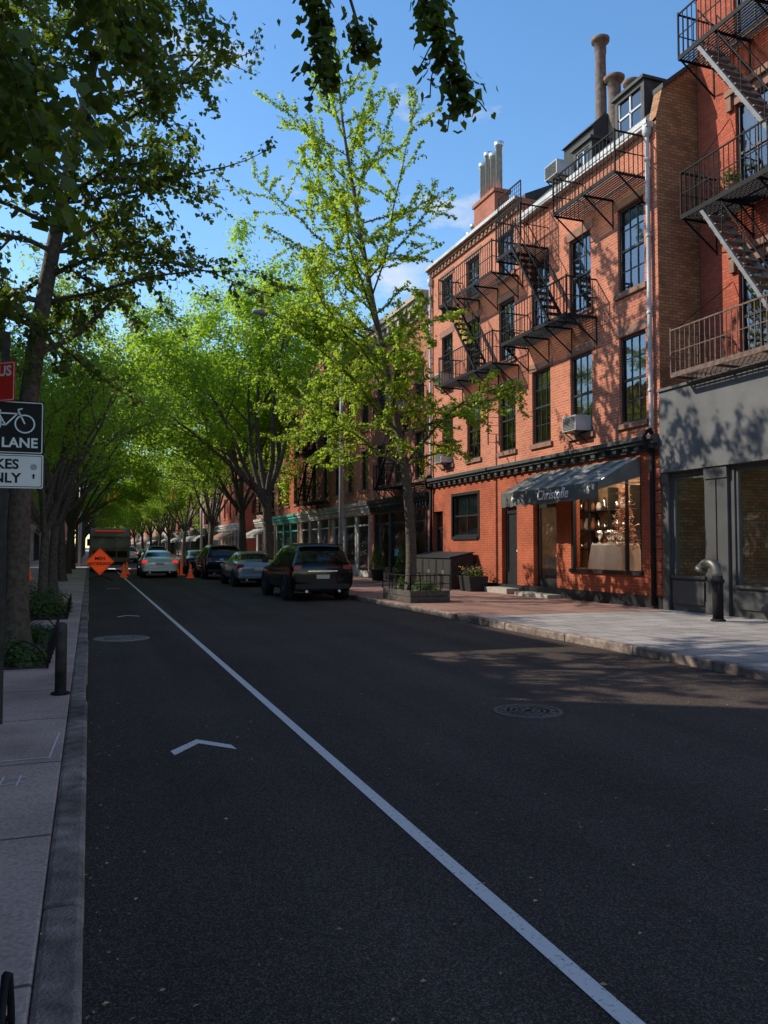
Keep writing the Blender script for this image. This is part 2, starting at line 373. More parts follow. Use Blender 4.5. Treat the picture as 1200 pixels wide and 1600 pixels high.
def chevron(y,x=.86):
    b=MB(); w=.24;l=.32;t=.14
    b.face([(x-w,y-l,.005),(x-w+.02,y-l-t,.005),(x,y-t,.005),(x,y,.005)][::-1])
    b.face([(x,y,.005),(x,y-t,.005),(x+w+.02,y-l+.02-t,.005),(x+w,y-l+.04,.005)][::-1])
    struct(b.obj('chevron_marking',M['white_paint']))
chevron(6.85); chevron(19.8); chevron(33)
b=MB()
for i in range(7):
    x0=.3+i*1.05; b.face([(x0,61.5,.0045),(x0+.5,61.5,.0045),(x0+.5,64.2,.0045),(x0,64.2,.0045)])
struct(b.obj('crosswalk_marking',M['white_paint']))
b=MB()
def stroke(pts,w=.018,z=.134):
    for (x0,y0),(x1,y1) in zip(pts[:-1],pts[1:]):
        d=V((x1-x0,y1-y0,0)); n=V((-d.y,d.x,0)).normalized()*w/2
        b.face([(x0+n.x,y0+n.y,z),(x0-n.x,y0-n.y,z),(x1-n.x,y1-n.y,z),(x1+n.x,y1+n.y,z)])
stroke([(-.56,5.62),(-.36,5.66)],.012);stroke([(-.56,5.5),(-.36,5.54)],.012,.1345);stroke([(-.5,5.46),(-.49,5.7)],.012,.135);stroke([(-.4,5.46),(-.39,5.7)],.012,.1352)
stroke([(-1.2,6.12),(-.24,6.12)],.02);stroke([(-.24,6.12),(-.2,6.9)],.014,.1345)
struct(b.obj('chalk_mark_marking',M['chalk']))
def manhole(x,y,r,label,m):
    e=thing('manhole_cover',label,'manhole cover',(x,y,0))
    b=MB(); b.lathe([(0,.010),(r*.82,.010),(r*.84,.004)],(x,y,0),40,smooth=False)
    for k in range(1,5):
        rr=r*.82*k/5; b.lathe([(rr-.012,.0101),(rr-.01,.016),(rr+.01,.016),(rr+.012,.0101)],(x,y,0),36,smooth=False)
    for k in range(12):
        a=k*math.pi/6; b.bar((x+r*.2*math.cos(a),y+r*.2*math.sin(a),.012),(x+r*.8*math.cos(a),y+r*.8*math.sin(a),.012),.007)
    b.obj('cover',m,e)
    b=MB(); b.lathe([(r*.86,.003),(r*.87,.012),(r*.98,.012),(r*1.0,.003)],(x,y,0),40,smooth=False); b.obj('rim',m,e)
manhole(4.03,6.9,.34,'round cast iron manhole cover set in dark asphalt',M['iron_cover'])
manhole(.55,14.8,.48,'worn round manhole cover in the cycle lane',mat('worn_cover',(.22,.19,.165),.7,var=.3,ns=12))
R=random.Random(11); b=MB()
for i in range(1700):
    if R.random()<.5: x=R.choice([R.uniform(0,.3),R.uniform(KX-.45,KX),-R.random()*1.0-.02]); 
    else: x=R.uniform(-.1,KX)
    y=1.2+R.random()**1.6*26; z=.007 if x>.01 else .14; s=R.uniform(.004,.016); a=R.uniform(0,6.28)
    c,sn=math.cos(a)*s,math.sin(a)*s
    b.face([(x+c,y+sn,z),(x-sn*.5,y+c*.5,z+s*.35),(x-c,y-sn,z),(x+sn*.5,y-c*.5,z+.001)])
o=b.obj('fallen_leaves',M['litter']); o['kind']='stuff'
# ---------------------------------------------------------------- windows
WC={}
def window_meshes(w,h,style):
    k=(round(w,2),round(h,2),style)
    if k in WC:return WC[k]
    f=MB(); fw=.065; x0,x1=.07,.15; W=w/2
    f.box(x0,x1,-W,-W+fw,0,h); f.box(x0,x1,W-fw,W,0,h); f.box(x0,x1,-W+fw,W-fw,0,fw); f.box(x0,x1,-W+fw,W-fw,h-fw,h)
    f.box(x0+.01,x1-.01,-W+fw,W-fw,h/2-.03,h/2+.03)
    nx,nz=(3,2) if style!='plain' else (1,1)
    if style=='two':nx,nz=2,1
    for i in range(1,nx):
        yy=-W+fw+(w-2*fw)*i/nx; f.box(x0+.025,x1-.03,yy-.012,yy+.012,fw,h/2-.03); f.box(x0+.025,x1-.03,yy-.012,yy+.012,h/2+.03,h-fw)
    for hh in (0,1):
        za=fw if hh==0 else h/2+.03; zb=h/2-.03 if hh==0 else h-fw
        for j in range(1,nz):
            zz=za+(zb-za)*j/nz; f.box(x0+.027,x1-.033,-W+fw,W-fw,zz-.012,zz+.012)
    p=MB(); p.face([(.115,-W+.02,.02),(.115,-W+.02,h-.02),(.115,W-.02,h-.02),(.115,W-.02,.02)])
    s=MB(); s.box(-.07,.068,-W-.1,W+.1,-.14,-.003)
    l=MB(); l.box(-.018,.066,-W-.14,W+.14,h+.003,h+.24)
    bl=MB()
    hb=h*.45; bl.box(.2,.21,-W+.04,W-.04,h-hb,h-.02)
    r=dict(frame=f.mesh('window_frame',M['black']),pane=p.mesh('window_pane',M['glass']),sill=s.mesh('window_sill',M['brown']),lintel=l.mesh('window_lintel',M['brown']),blind=bl.mesh('window_blind',M['blind']))
    WC[k]=r; return r
def add_window(parent,s,X,yc,z0,w,h,style='six',trim=True,blind=None,trimmat=None):
    r=window_meshes(w,h,style); rz=0 if s>0 else math.pi
    o=sub_empty('window',parent)
    o.location=V((X,yc,z0))-WO[parent.name]; o.rotation_euler=(0,0,rz); WO[o.name]=V((0,0,0))
    place('frame',r['frame'],o,(0,0,0)); place('pane',r['pane'],o,(0,0,0))
    if trim:
        a=place('sill',r['sill'],o,(0,0,0)); c=place('lintel',r['lintel'],o,(0,0,0))
    if blind if blind is not None else random.random()<.45: place('blind',r['blind'],o,(0,0,0))
    return o
def wallopen(b,X,s,y0,y1,z0,z1,ops,depth=.22):
    ys=sorted(set([y0,y1]+[v for o in ops for v in o[:2]])); zs=sorted(set([z0,z1]+[v for o in ops for v in o[2:4]]))
    for i in range(len(ys)-1):
        for j in range(len(zs)-1):
            cy=(ys[i]+ys[i+1])/2; cz=(zs[j]+zs[j+1])/2
            if any(o[0]<cy<o[1] and o[2]<cz<o[3] for o in ops): continue
            q=[(X,ys[i],zs[j]),(X,ys[i],zs[j+1]),(X,ys[i+1],zs[j+1]),(X,ys[i+1],zs[j])]
            b.face(q if s>0 else q[::-1])
    for o in ops:
        a,c,d,e=o[:4]; Xi=X+s*depth
        for q in ([(X,a,d),(Xi,a,d),(Xi,a,e),(X,a,e)],[(X,c,e),(Xi,c,e),(Xi,c,d),(X,c,d)],[(X,a,e),(Xi,a,e),(Xi,c,e),(X,c,e)],[(X,c,d),(Xi,c,d),(Xi,a,d),(X,a,d)]):
            b.face(q if s<0 else q)
def shell(b,X,s,y0,y1,z0,z1,depth):
    Xb=X+s*depth
    b.face([(X,y0,z0),(Xb,y0,z0),(Xb,y0,z1),(X,y0,z1)]); b.face([(X,y1,z0),(X,y1,z1),(Xb,y1,z1),(Xb,y1,z0)])
    b.face([(Xb,y0,z0),(Xb,y1,z0),(Xb,y1,z1),(Xb,y0,z1)]); b.face([(X,y0,z1),(Xb,y0,z1),(Xb,y1,z1),(X,y1,z1)])
# ---------------------------------------------------------------- fire escapes
def fe_platform(par,X,s,y0,y1,z,depth=.95,rail=1.0,m=None,br=True):
    o=-s; m=m or M['blackiron']
    b=MB(); n=int(depth/.08)
    for i in range(n+1):
        x=X+o*(.04+(depth-.04)*i/n)
        b.bar((x,y0,z),(x,y1,z),.02)
    k=max(2,int((y1-y0)/1.1))
    for i in range(k+1):
        y=y0+(y1-y0)*i/k; b.box(X,X+o*depth,y-.02,y+.02,z-.07,z-.021)
    b.box(X+o*depth,X+o*(depth+.025),y0,y1,z-.08,z+.03)
    b.obj('platform',m,par)
    b=MB(); xo=X+o*depth
    b.bar((xo,y0,z+rail),(xo,y1,z+rail),.024); b.bar((xo,y0,z+rail*.5),(xo,y1,z+rail*.5),.014)
    mm=int((y1-y0)/.15)
    for i in range(mm+1):
        y=y0+(y1-y0)*i/mm; b.bar((xo,y,z),(xo,y,z+rail),.012)
    for yy in (y0,y1):
        b.bar((X,yy,z+rail),(xo,yy,z+rail),.024); b.bar((X,yy,z+rail*.5),(xo,yy,z+rail*.5),.014)
        for i in range(1,7):
            x=X+o*depth*i/7; b.bar((x,yy,z),(x,yy,z+rail),.012)
        b.bar((xo,yy,z-.05),(xo,yy,z+rail+.05),.026)
    b.obj('railing',m,par)
    if br:
        for i in range(k+1):
            b=MB(); y=y0+(y1-y0)*i/k
            b.bar((X,y,z-.75),(X+o*depth*.92,y,z-.06),.022); b.bar((X+o*.01,y,z-.8),(X+o*.01,y,z-.05),.02)
            b.obj('bracket',m,par)
def fe_stair(par,X,s,ya,za,yb,zb,off=.5,w=.5,m=None,rail=True,r=.06):
    o=-s; x0=X+o*off; x1=X+o*(off+w); b=MB()
    for x in (x0,x1):
        b.tube([(x,ya,za),(x,yb,zb)],r,4,True,False)
    n=int(abs(za-zb)/.24)
    for i in range(1,n):
        t=i/n; y=ya+(yb-ya)*t; z=za+(zb-za)*t; b.box(min(x0,x1),max(x0,x1),y-.1,y+.1,z-.015,z+.015)
    b.obj('stair',m or M['blackiron'],par)
    if rail:
        for x in (x0,x1):
            b=MB(); b.bar((x,ya,za+.85),(x,yb,zb+.85),.018)
            for i in range(0,5):
                t=i/4; y=ya+(yb-ya)*t; z=za+(zb-za)*t
                b.bar((x,y,z),(x,y,z+.85),.012)
            b.obj('handrail',M['blackiron'],par)
def shopfront(par,X,s,y0,y1,z0,z1,mats,R):
    b=MB(); n=max(2,int((y1-y0)/1.7)); o=-s
    for i in range(n+1):
        y=y0+(y1-y0)*i/n; b.box(X+s*.06,X+o*.05,max(y0,y-.13),min(y1,y+.13),z0,z1)
    b.objs('pilaster',mats,par)
    dr=R.randrange(n)
    for i in range(n):
        b=MB()
        ya=y0+(y1-y0)*i/n+.13; yb=y0+(y1-y0)*(i+1)/n-.13
        if i!=dr: b.box(X+s*.08,X+s*.02,ya,yb,z0,z0+.55); b.obj('stall_riser',mats,par)
        b=MB(); b.box(X+s*.08,X+s*.02,ya,yb,z1-.5,z1-.42); b.obj('transom',mats,par)
    b=MB(); xg=X+s*.05; b.face([(xg,y0,z0),(xg,y0,z1),(xg,y1,z1),(xg,y1,z0)]); b.obj('shop_window',M['glass'],par)
    ya=y0+(y1-y0)*dr/n+.15; yb=y0+(y1-y0)*(dr+1)/n-.15
    b=MB(); b.box(X+s*.045,X+o*.01,ya,ya+.12,z0,z1-.5); b.box(X+s*.045,X+o*.01,yb-.12,yb,z0,z1-.5); b.box(X+s*.045,X+o*.01,ya+.12,yb-.12,z0,z0+.3); b.obj('door',mats,par)
def cornice(par,X,s,y0,y1,z,h,m,proj=.35,name='cornice',dent=.3):
    o=-s; b=MB()
    b.box(X,X+o*.08,y0,y1,z,z+h*.45); b.box(X,X+o*proj*.75,y0,y1,z+h*.45,z+h*.7); b.box(X,X+o*proj,y0,y1,z+h*.7,z+h)
    k=int((y1-y0)/dent)
    for i in range(k):
        y=y0+(i+.5)*(y1-y0)/k; b.box(X+o*.08,X+o*proj*.6,y-dent*.2,y+dent*.2,z+h*.12,z+h*.45)
    return b.obj(name,m,par)
# ---------------------------------------------------------------- generic house
def house(y0,y1,H,X,s,wall,label,R,gf=3.7,fh=3.0,cols=3,shopm=None,corn=None,detail=True,fe=False,depth=11,wstyle='six',aw=None):
    e=thing('townhouse',label,'building',(X,(y0+y1)/2,.13),'row of townhouses along the street')
    nf=int((H-gf-.6)/fh); rows=[(gf+.75+i*fh, gf+.75+i*fh+1.95) for i in range(nf)]
    ops=[]; ww=1.05; wd=y1-y0
    cs=[y0+wd*(i+.5)/cols for i in range(cols)]
    for z0,z1 in rows:
        for c in cs: ops.append((c-ww/2,c+ww/2,z0,z1))
    sh=(y0+.35,y1-.35,.14,gf-.55); ops.append(sh)
    b=MB(); wallopen(b,X,s,y0,y1,.1,H,ops); shell(b,X,s,y0,y1,.1,H,depth); b.obj('wall',wall,e)
    for z0,z1 in rows:
        for c in cs: add_window(e,s,X,c,z0,ww,z1-z0,wstyle,trim=detail)
    shopfront(e,X,s,sh[0],sh[1],sh[2],sh[3],shopm or M['black'],R)
    cornice(e,X,s,y0+.02,y1-.02,gf-.5,.62,shopm or M['black'],.28,'shop_cornice')
    cornice(e,X,s,y0+.01,y1-.01,H-.75,.85,corn or M['black'],.5,'cornice',.6)
    if aw:
        b=MB(); o=-s; b.prism([(X+o*.3,3.0),(X+o*.3,3.05),(X+o*1.3,2.55),(X+o*1.3,2.3),(X+o*1.29,2.3),(X+o*1.29,2.5)],'y',y0+.6,y1-.6); b.obj('awning',aw,e)
    if fe:
        f=sub_empty('fire_escape',e)
        ya,yb=cs[0]-.7,cs[min(1,cols-1)]+.7
        for i,(z0,z1) in enumerate(rows):
            fe_platform(f,X,s,ya,yb,z0-.25)
            if i>0: fe_stair(f,X,s,ya+.5,z0-.25,yb-.5,rows[i-1][0]-.25)
    if s>0:
        b=MB(); cy=y1-.6; b.box(X+s*2.5,X+s*3.7,cy-.35,cy+.35,H,H+1.5); b.box(X+s*2.45,X+s*3.75,cy-.4,cy+.4,H+1.5,H+1.62)
        b.cur=1
        for k in range(2): b.lathe([(.12,0),(.1,.5)],(X+s*(2.8+.6*k),cy,H+1.62),10)
        b.obj('chimney',[wall,M['clay']],e)
    return e
RB=random.Random(5)
specs=[(29.35,36.4,11.9,'brickD',M['black'],True,3,'dark red brick townhouse with black shopfront'),
(36.4,43.4,11.4,'brickC',M['shopcream'],False,3,'orange brick townhouse with cream shopfront'),
(43.4,50.6,13.6,'brickD',M['whitemetal'],True,3,'red brick townhouse with fire escape and pale shopfront'),
(50.6,57.6,12.4,'brickA',M['teal'],False,3,'red painted brick house with teal shopfront'),
(57.6,65,14.2,'brickE',M['shopcream'],True,3,'brown brick corner house with fire escape')]
y=73
cl=['brickD','brickF','brickC','brickW','brickE','brickA']
while y<300:
    w=RB.uniform(7,12) if y<160 else 20; specs.append((y,y+w,RB.uniform(12,17),cl[RB.randrange(6)],RB.choice([M['shopcream'],M['darkgray'],M['whitemetal']]),RB.random()<.4 and y<130,3,'distant brick row house with shop at street level')); y+=w
for (a,c,H,wm,sm,fe,co,lb) in specs:
    house(a,c,H,FX,1,M[wm],lb,RB,shopm=sm,fe=fe,cols=co,detail=a<100,corn=RB.choice([M['black'],M['brown'],M['stone']]),aw=RB.choice([None,None,M['awning'],M['shopcream'],M['brown']]) if a>42 else None)
lefts=[(-22,-14.8,13.4),(-14.8,-7.6,13.4),(-7.6,-.4,13.4),(-.4,6.2,13.4),(6.2,13.4,13.0),(13.4,18.6,8.3),(18.6,23.4,10.6),(23.4,27.8,10.9),(27.8,35,10.9),(35,42.2,11.3),(42.2,49.6,10.9),(49.6,57,11.6),(57,65,12.4)]  # unseen near roof heights chosen to shape sun and shade on the road
y=73
while y<300:
    w=10 if y<150 else 20; lefts.append((y,y+w,RB.uniform(11,14))); y+=w
for k,(a,c,H) in enumerate(lefts):
    house(a,c,H,LX,-1,M[cl[(k*5+1)%6]],'brick row house with shopfront behind street trees',RB,shopm=RB.choice([M['black'],M['darkgray'],M['whitemetal']]),cols=3 if c-a>5 else 2,detail=a>45,corn=M['brown'],aw=M['awning'] if k%3==0 else None)
# ---------------------------------------------------------------- building B (townhouse with mansard)
def windows_for(e,X,lst,**k):
    for (a,c,z0,z1) in lst: add_window(e,1,X,(a+c)/2,z0,c-a,z1-z0,**k)
BY0,BY1=15.6,22.0
B=thing('townhouse','orange brick townhouse with dormers, fire escape and awning shop','building',(FX,18.8,.13),'row of townhouses along the street')
cB=[(16.1,17.15),(18.35,19.4),(20.45,21.5)]
rB=[(4.75,7.0),(8.15,10.35)]
wB=[(a,c,z0,z1) for a,c in cB for z0,z1 in rB]
shopB=(16.35,19.45,1.0,3.6); doorB=(20.2,21.5,.16,3.5)
b=MB(); wallopen(b,FX,1,BY0,BY1,3.95,12.0,wB)
b.obj('wall',M['brickB'],B)
b=MB(); wallopen(b,FX,1,BY0,BY1,.1,3.95,[shopB,doorB],.3); b.cur=1; b.box(FX-.04,FX+.0,BY0,BY1,.12,.42); b.cur=0
for i in range(12): b.box(FX-.045,FX,BY0-.01,BY0+(.32 if i%2 else .22),.45+i*.28,.45+i*.28+.26)
b.obj('ground_floor_wall',[M['stuccoR'],M['black']],B)
b=MB()
b.face([(FX,BY0,.1),(24,BY0,.1),(24,BY0,13.7),(14.1,BY0,13.7),(13.0,BY0,12.85),(FX,BY0,12.1)])
b.face([(FX,BY0+.3,12.0),(FX,BY0,12.1),(13.0,BY0,12.85),(13.0,BY0+.3,12.85)])
b.face([(13.0,BY0+.3,12.85),(13.0,BY0,12.85),(14.1,BY0,13.7),(14.1,BY0+.3,13.7)])
b.face([(14.1,BY0+.3,13.7),(14.1,BY0,13.7),(24,BY0,13.7),(24,BY0+.3,13.7)])
b.obj('side_wall',M['brickS'],B)
b=MB(); b.prism([(FX,12.0),(13.0,12.45),(14.1,13.45),(24,13.6),(24,12.0)],'y',BY0+.3,BY1); b.cur=0
b.prism([(12.98,12.95),(14.1,13.85),(14.3,13.85),(14.3,13.72),(14.1,13.72),(12.98,12.83)],'y',BY0-.05,BY0+.32)
b.obj('roof',M['slate'],B)
windows_for(B,FX,wB)
cornice(B,FX,1,BY0,BY1,3.95,.34,M['darkgray'],.3,'shop_cornice',.45)
b=MB(); b.box(FX-.2,FX,BY0+.1,BY1,11.88,12.02); b.box(FX-.22,FX-.18,BY0+.1,BY1,11.95,12.08); b.obj('gutter',M['whitemetal'],B)
for (ya,yb,zt) in ((16.25,17.45,13.45),(18.5,19.4,13.0)):
    d=sub_empty('dormer',B)
    b=MB(); X0=12.98
    b.box(X0,X0+.12,ya,ya+.12,12.05,zt); b.box(X0,X0+.12,yb-.12,yb,12.05,zt); b.box(X0,X0+.12,ya+.12,yb-.12,zt-.12,zt)
    b.box(X0+.12,14.0,ya,ya+.06,12.05,zt); b.box(X0+.12,14.0,yb-.06,yb,12.05,zt)
    b.box(X0-.08,14.2,ya-.06,yb+.06,zt,zt+.08); b.obj('dormer_frame',M['slate'],d)
    b=MB(); m=(ya+yb)/2; b.box(X0+.03,X0+.08,m-.025,m+.025,12.1,zt-.12); b.box(X0+.03,X0+.08,ya+.12,yb-.12,12.85,12.9); b.box(X0+.03,X0+.08,ya+.12,ya+.16,12.1,zt-.12); b.box(X0+.03,X0+.08,yb-.16,yb-.12,12.1,zt-.12); b.obj('dormer_sash',M['whitemetal'],d)
    b=MB(); b.face([(X0+.06,ya+.1,12.1),(X0+.06,ya+.1,zt-.1),(X0+.06,yb-.1,zt-.1),(X0+.06,yb-.1,12.1)]); b.obj('dormer_pane',M['glass'],d)
def drain(par,X,y,zt,zb,black=True):
    b=MB(); b.tube([(X-.1,y,zt),(X-.1,y,zt-.3),(X-.09,y,zb+.4),(X-.09,y,zb)],.055,10)
    z=zb+1
    while z<zt: b.lathe([(.06,-.04),(.07,-.03),(.07,.03),(.06,.04)],(X-.095,y,z),10); z+=1.9
    b.lathe([(.06,0),(.11,.1),(.12,.3),(.1,.32)],(X-.1,y,zt-.35),10)
    b.obj('drainpipe',M['whitemetal'],par)
    if black:
        b=MB(); b.tube([(X-.09,y,zb),(X-.09,y,.2)],.06,10); b.tube([(X-.09,y,zb+.05),(X-.25,y,zb-.02),(X-.34,y-.0,zb-.2),(X-.25,y,zb-.42),(X-.09,y,zb-.5)],.055,10); b.obj('lower_drainpipe',M['blackiron'],par)
drain(B,FX,15.82,12.0,4.4)
for (x,y,zt,r) in ((14.6,20.3,17.3,.18),(14.8,19.9,15.9,.2),(14.9,19.2,15.4,.17),(15.1,18.7,15.1,.15)):
    b=MB(); b.lathe([(r*1.3,13.3),(r*1.15,13.9),(r,14.2),(r*.9,zt-.5),(r,zt-.45),(r,zt-.12),(r*1.5,zt-.1),(r*1.6,zt),(r*1.2,zt+.02),(0,zt+.02)],(x,y,0),14)
    b.obj('chimney_flue',M['rust'],B)
b=MB(); b.box(14.1,16.2,20.0,21.6,13.3,14.3); b.prism([(14.0,14.3),(14.5,14.8),(16.2,14.8),(16.3,14.3)],'y',20.0,21.6); b.obj('chimney',M['tar'],B)
f=sub_empty('fire_escape',B)
fe_platform(f,FX,1,18.1,21.7,7.85)
fe_platform(f,FX,1,15.95,18.7,10.75)
fe_platform(f,FX,1,20.5,22.0,10.6,.95,1.2)
fe_stair(f,FX,1,20.9,10.6,18.9,7.85,r=.045)
b=MB(); xm=FX-.93
for i in range(13): b.bar((xm,20.5+i*.118,10.8),(xm,20.5+i*.118,12.5),.007)
for i in range(13): b.bar((xm,20.5,10.85+i*.14),(xm,21.9,10.85+i*.14),.007)
b.bar((xm,20.5,12.5),(xm,21.9,12.5),.02); b.bar((xm,20.5,10.8),(xm,20.5,12.5),.02); b.bar((xm,21.9,10.8),(xm,21.9,12.5),.02)
b.obj('wire_mesh_panel',M['blackiron'],f)
b=MB(); a,c,d,e_=shopB
b.box(FX+.02,FX+.14,a,a+.07,d,e_); b.box(FX+.02,FX+.14,c-.07,c,d,e_); b.box(FX-.06,FX+.14,a-.05,c+.05,d-.1,d); b.box(FX+.02,FX+.14,a+.07,c-.07,e_-.08,e_)
b.box(FX+.04,FX+.12,17.0,17.04,d,e_-.08)
b.obj('shop_window_frame',M['black'],B)
b=MB(); b.face([(FX+.08,a,d),(FX+.08,a,e_),(FX+.08,c,e_),(FX+.08,c,d)]); b.obj('shop_window_pane',M['glassS'],B)
b=MB(); x0,x1=FX+.32,FX+2.2; cE=22.3
b.face([(x1,a-.3,.9),(x1,cE,.9),(x1,cE,3.7),(x1,a-.3,3.7)]); b.face([(x0,a-.3,.95),(x1,a-.3,.95),(x1,cE,.95),(x0,cE,.95)])
b.face([(x0,cE,.9),(x1,cE,.9),(x1,cE,3.7),(x0,cE,3.7)]); b.face([(x0,a-.3,.9),(x1,a-.3,.9),(x1,a-.3,3.7),(x0,a-.3,3.7)]); b.face([(x0,a-.3,3.7),(x1,a-.3,3.7),(x1,cE,3.7),(x0,cE,3.7)])
b.cur=1
for k in range(3):
    b.box(x1-.35,x1-.02,19.2,cE,1.5+k*.6,1.53+k*.6)
for k in range(4): b.box(x1-.36,x1-.02,19.2+k*(cE-19.2)/3-.03,19.2+k*(cE-19.2)/3+.03,1.0,3.4)
b.obj('shop_interior',[M['shopwall'],M['woodbrown']],B)
b=MB(); R=random.Random(8)
for k in range(3):
    for j in range(9):
        b.cur=R.choice([0,0,1,2]); b.lathe([(.07,0),(R.uniform(.08,.14),.1),(.04,R.uniform(.2,.42))],(x1-.2,19.4+j*.31,1.53+k*.6),8)
b.obj('shelf_silverware',[M['silver'],M['cloth'],M['clay']],B)
b=MB(); b.box(FX+.45,FX+.65,a+.1,c+.6,3.64,3.68); b.box(FX+1.45,FX+1.6,a+.1,c+1.5,3.64,3.68); b.objs('shop_fill_panel',M['lamp'],B)  # glowing ceiling panels added to wash the shop interior with light
c0=V((FX+.85,18.6,0))
e=thing('display_table','round table with white cloth and silverware in shop window','table',(c0.x,c0.y,.95))
b=MB(); nseg=40
prof=[(0,1.70),(.64,1.70),(.68,1.66),(.71,1.35),(.76,.96)]
for pi_ in range(len(prof)-1):
    (r0,z0),(r1,z1)=prof[pi_],prof[pi_+1]
    for k in range(nseg):
        q=[]
        for (rr,zz,kk) in ((r0,z0,k),(r1,z1,k),(r1,z1,k+1),(r0,z0,k+1)):
            a2=2*math.pi*kk/nseg; w_=1+(.06*math.sin(a2*10) if zz<1.6 else 0); q.append((c0.x+rr*w_*math.cos(a2)*.75,c0.y+rr*w_*math.sin(a2)*1.25,zz))
        b.face(q)
b.obj('tablecloth',M['cloth'],e)
b=MB()
for k in range(9):
    a2=k*.9; r2=.15+.3*(k%3)/2; b.lathe([(.06,0),(.025,.05),(.025,.12),(.1,.2),(.11,.36)],(c0.x+r2*math.cos(a2),c0.y+r2*math.sin(a2)*1.3,1.71),10)
b.obj('silverware',M['silver'],e)
tx,ty=FX+.62,17.75
e=thing('display_tree','dried flower arrangement beside display table in shop window','decoration',(tx,ty,.95))
b=MB(); b.tube([(tx,ty,.95),(tx-.02,ty+.05,2.4)],[.05,.02],6); b.obj('stem',M['bark'],e)
b=MB(); R=random.Random(4)
for k in range(620):
    z=R.uniform(1.6,3.2); rr=.46*(3.5-z)/1.4; a2=R.uniform(0,6.28); q=V((tx-.02+rr*math.cos(a2)*R.random()*.45,ty+.05+rr*math.sin(a2)*R.random()**.5,z)); dd=V((R.gauss(0,1),R.gauss(0,1),R.gauss(0,1)))*.06
    b.face([q,q+dd,q+dd.cross(V((0,0,1)))+dd*.5])
b.obj('blossom',mat('dried_blossom',(.70,.42,.32),.8,var=.3),e)
def panel_door(par,X,a,c,z0,z1,m,glass=True):
    d=sub_empty('door',par); b=MB(); b.box(X+.16,X+.24,a,a+.12,z0,z1); b.box(X+.16,X+.24,c-.12,c,z0,z1); b.box(X+.16,X+.24,a+.12,c-.12,z1-.7,z1-.6); b.box(X+.16,X+.24,a+.12,c-.12,z0,z0+.5); b.box(X+.16,X+.24,a+.12,c-.12,z1-.1,z1)
    if not glass: b.box(X+.2,X+.23,a+.12,c-.12,z0+.5,z1-.7)
    b.obj('door_leaf',m,d)
    b=MB(); b.face([(X+.21,a,z0),(X+.21,a,z1),(X+.21,c,z1),(X+.21,c,z0)]); b.obj('door_pane',M['glass'],d)
    b=MB(); b.tube([(X+.12,a+.2,z0+.95),(X+.12,a+.2,z0+1.25)],.015,6); b.obj('handle',M['silver'],d)
panel_door(B,FX,*doorB[:2],.16,3.5,M['black'])
b=MB(); b.box(FX-.5,FX+.2,19.9,21.8,.13,.24); b.obj('step',M['stone'],B)
def text_mesh(s,size,m,ext=.004,off=0.,spacing=1.0,shear=0):
    cu=bpy.data.curves.new('t','FONT'); cu.body=s; cu.size=size; cu.extrude=ext; cu.offset=off; cu.align_x='CENTER'; cu.align_y='CENTER'; cu.space_character=spacing; cu.resolution_u=3; cu.shear=shear
    o=bpy.data.objects.new('t',cu); COL.objects.link(o); bpy.context.view_layer.update()
    me=bpy.data.meshes.new_from_object(o.evaluated_get(bpy.context.evaluated_depsgraph_get())); bpy.data.objects.remove(o)
    me.materials.clear(); me.materials.append(m); return me
def text_obj(s,size,m,parent,loc,rot,name='lettering',**k):
    o=bpy.data.objects.new(name,text_mesh(s,size,m,**k)); COL.objects.link(o); o.parent=parent; o.location=V(loc)-WO[parent.name]; o.rotation_euler=rot; return o
aw=sub_empty('awning',B)
b=MB(); ya,yb=16.35,21.25; xo=11.55; n=24
def scal(i): return 2.80-.035*abs(math.sin(i*math.pi/2))
nn=14
for i in range(nn):
    y0_=ya+(yb-ya)*i/nn; y1_=ya+(yb-ya)*(i+1)/nn
    K=4; b.cur=i%2
    for j in range(K):
        p=y0_+(y1_-y0_)*j/K; q=y0_+(y1_-y0_)*(j+1)/K; s0=-.08*math.sin(math.pi*j/K); s1=-.08*math.sin(math.pi*(j+1)/K)
        b.face([(FX-.02,p,3.85),(FX-.02,q,3.85),(FX-.42,q,3.66+s1),(FX-.42,p,3.66+s0)])
        b.face([(FX-.42,p,3.66+s0),(FX-.42,q,3.66+s1),(FX-.85,q,3.43+s1),(FX-.85,p,3.43+s0)])
        b.face([(FX-.85,p,3.43+s0),(FX-.85,q,3.43+s1),(xo,q,3.2),(xo,p,3.2)])
b.cur=1
for yy in (ya,yb): b.face([(FX-.02,yy,3.85),(xo,yy,3.2),(xo,yy,3.0),(FX-.02,yy,3.35)])
b.obj('canopy',[M['awning'],M['awning2']],aw)
b=MB()
for i in range(n):
    y0_=ya+(yb-ya)*i/n; y1_=ya+(yb-ya)*(i+1)/n
    b.face([(xo,y0_,3.2),(xo,y1_,3.2),(xo-.01,y1_,scal(i+1)),(xo-.01,y0_,scal(i))])
b.obj('valance',M['valance'],aw)
b=MB()
for yy in (ya+.05,yb-.05): b.bar((FX,yy,3.2),(xo+.03,yy,3.14),.015)
b.bar((xo+.03,ya,3.14),(xo+.03,yb,3.14),.018); b.obj('awning_frame',M['galv'],aw)
text_obj('Christofle',.38,M['white'],aw,(xo-.03,18.4,3.0),(math.pi/2,0,-math.pi/2),off=.003,shear=.3)
for yy in (16.75,20.5):
    b=MB()
    b.lathe([(0,-.006),(.07,-.006),(.07,.006),(0,.006)],(xo-.03,yy,2.98),14,'x'); b.lathe([(0,-.006),(.035,-.006),(.035,.006),(0,.006)],(xo-.03,yy,3.07),10,'x')
    b.obj('emblem',M['white'],aw)
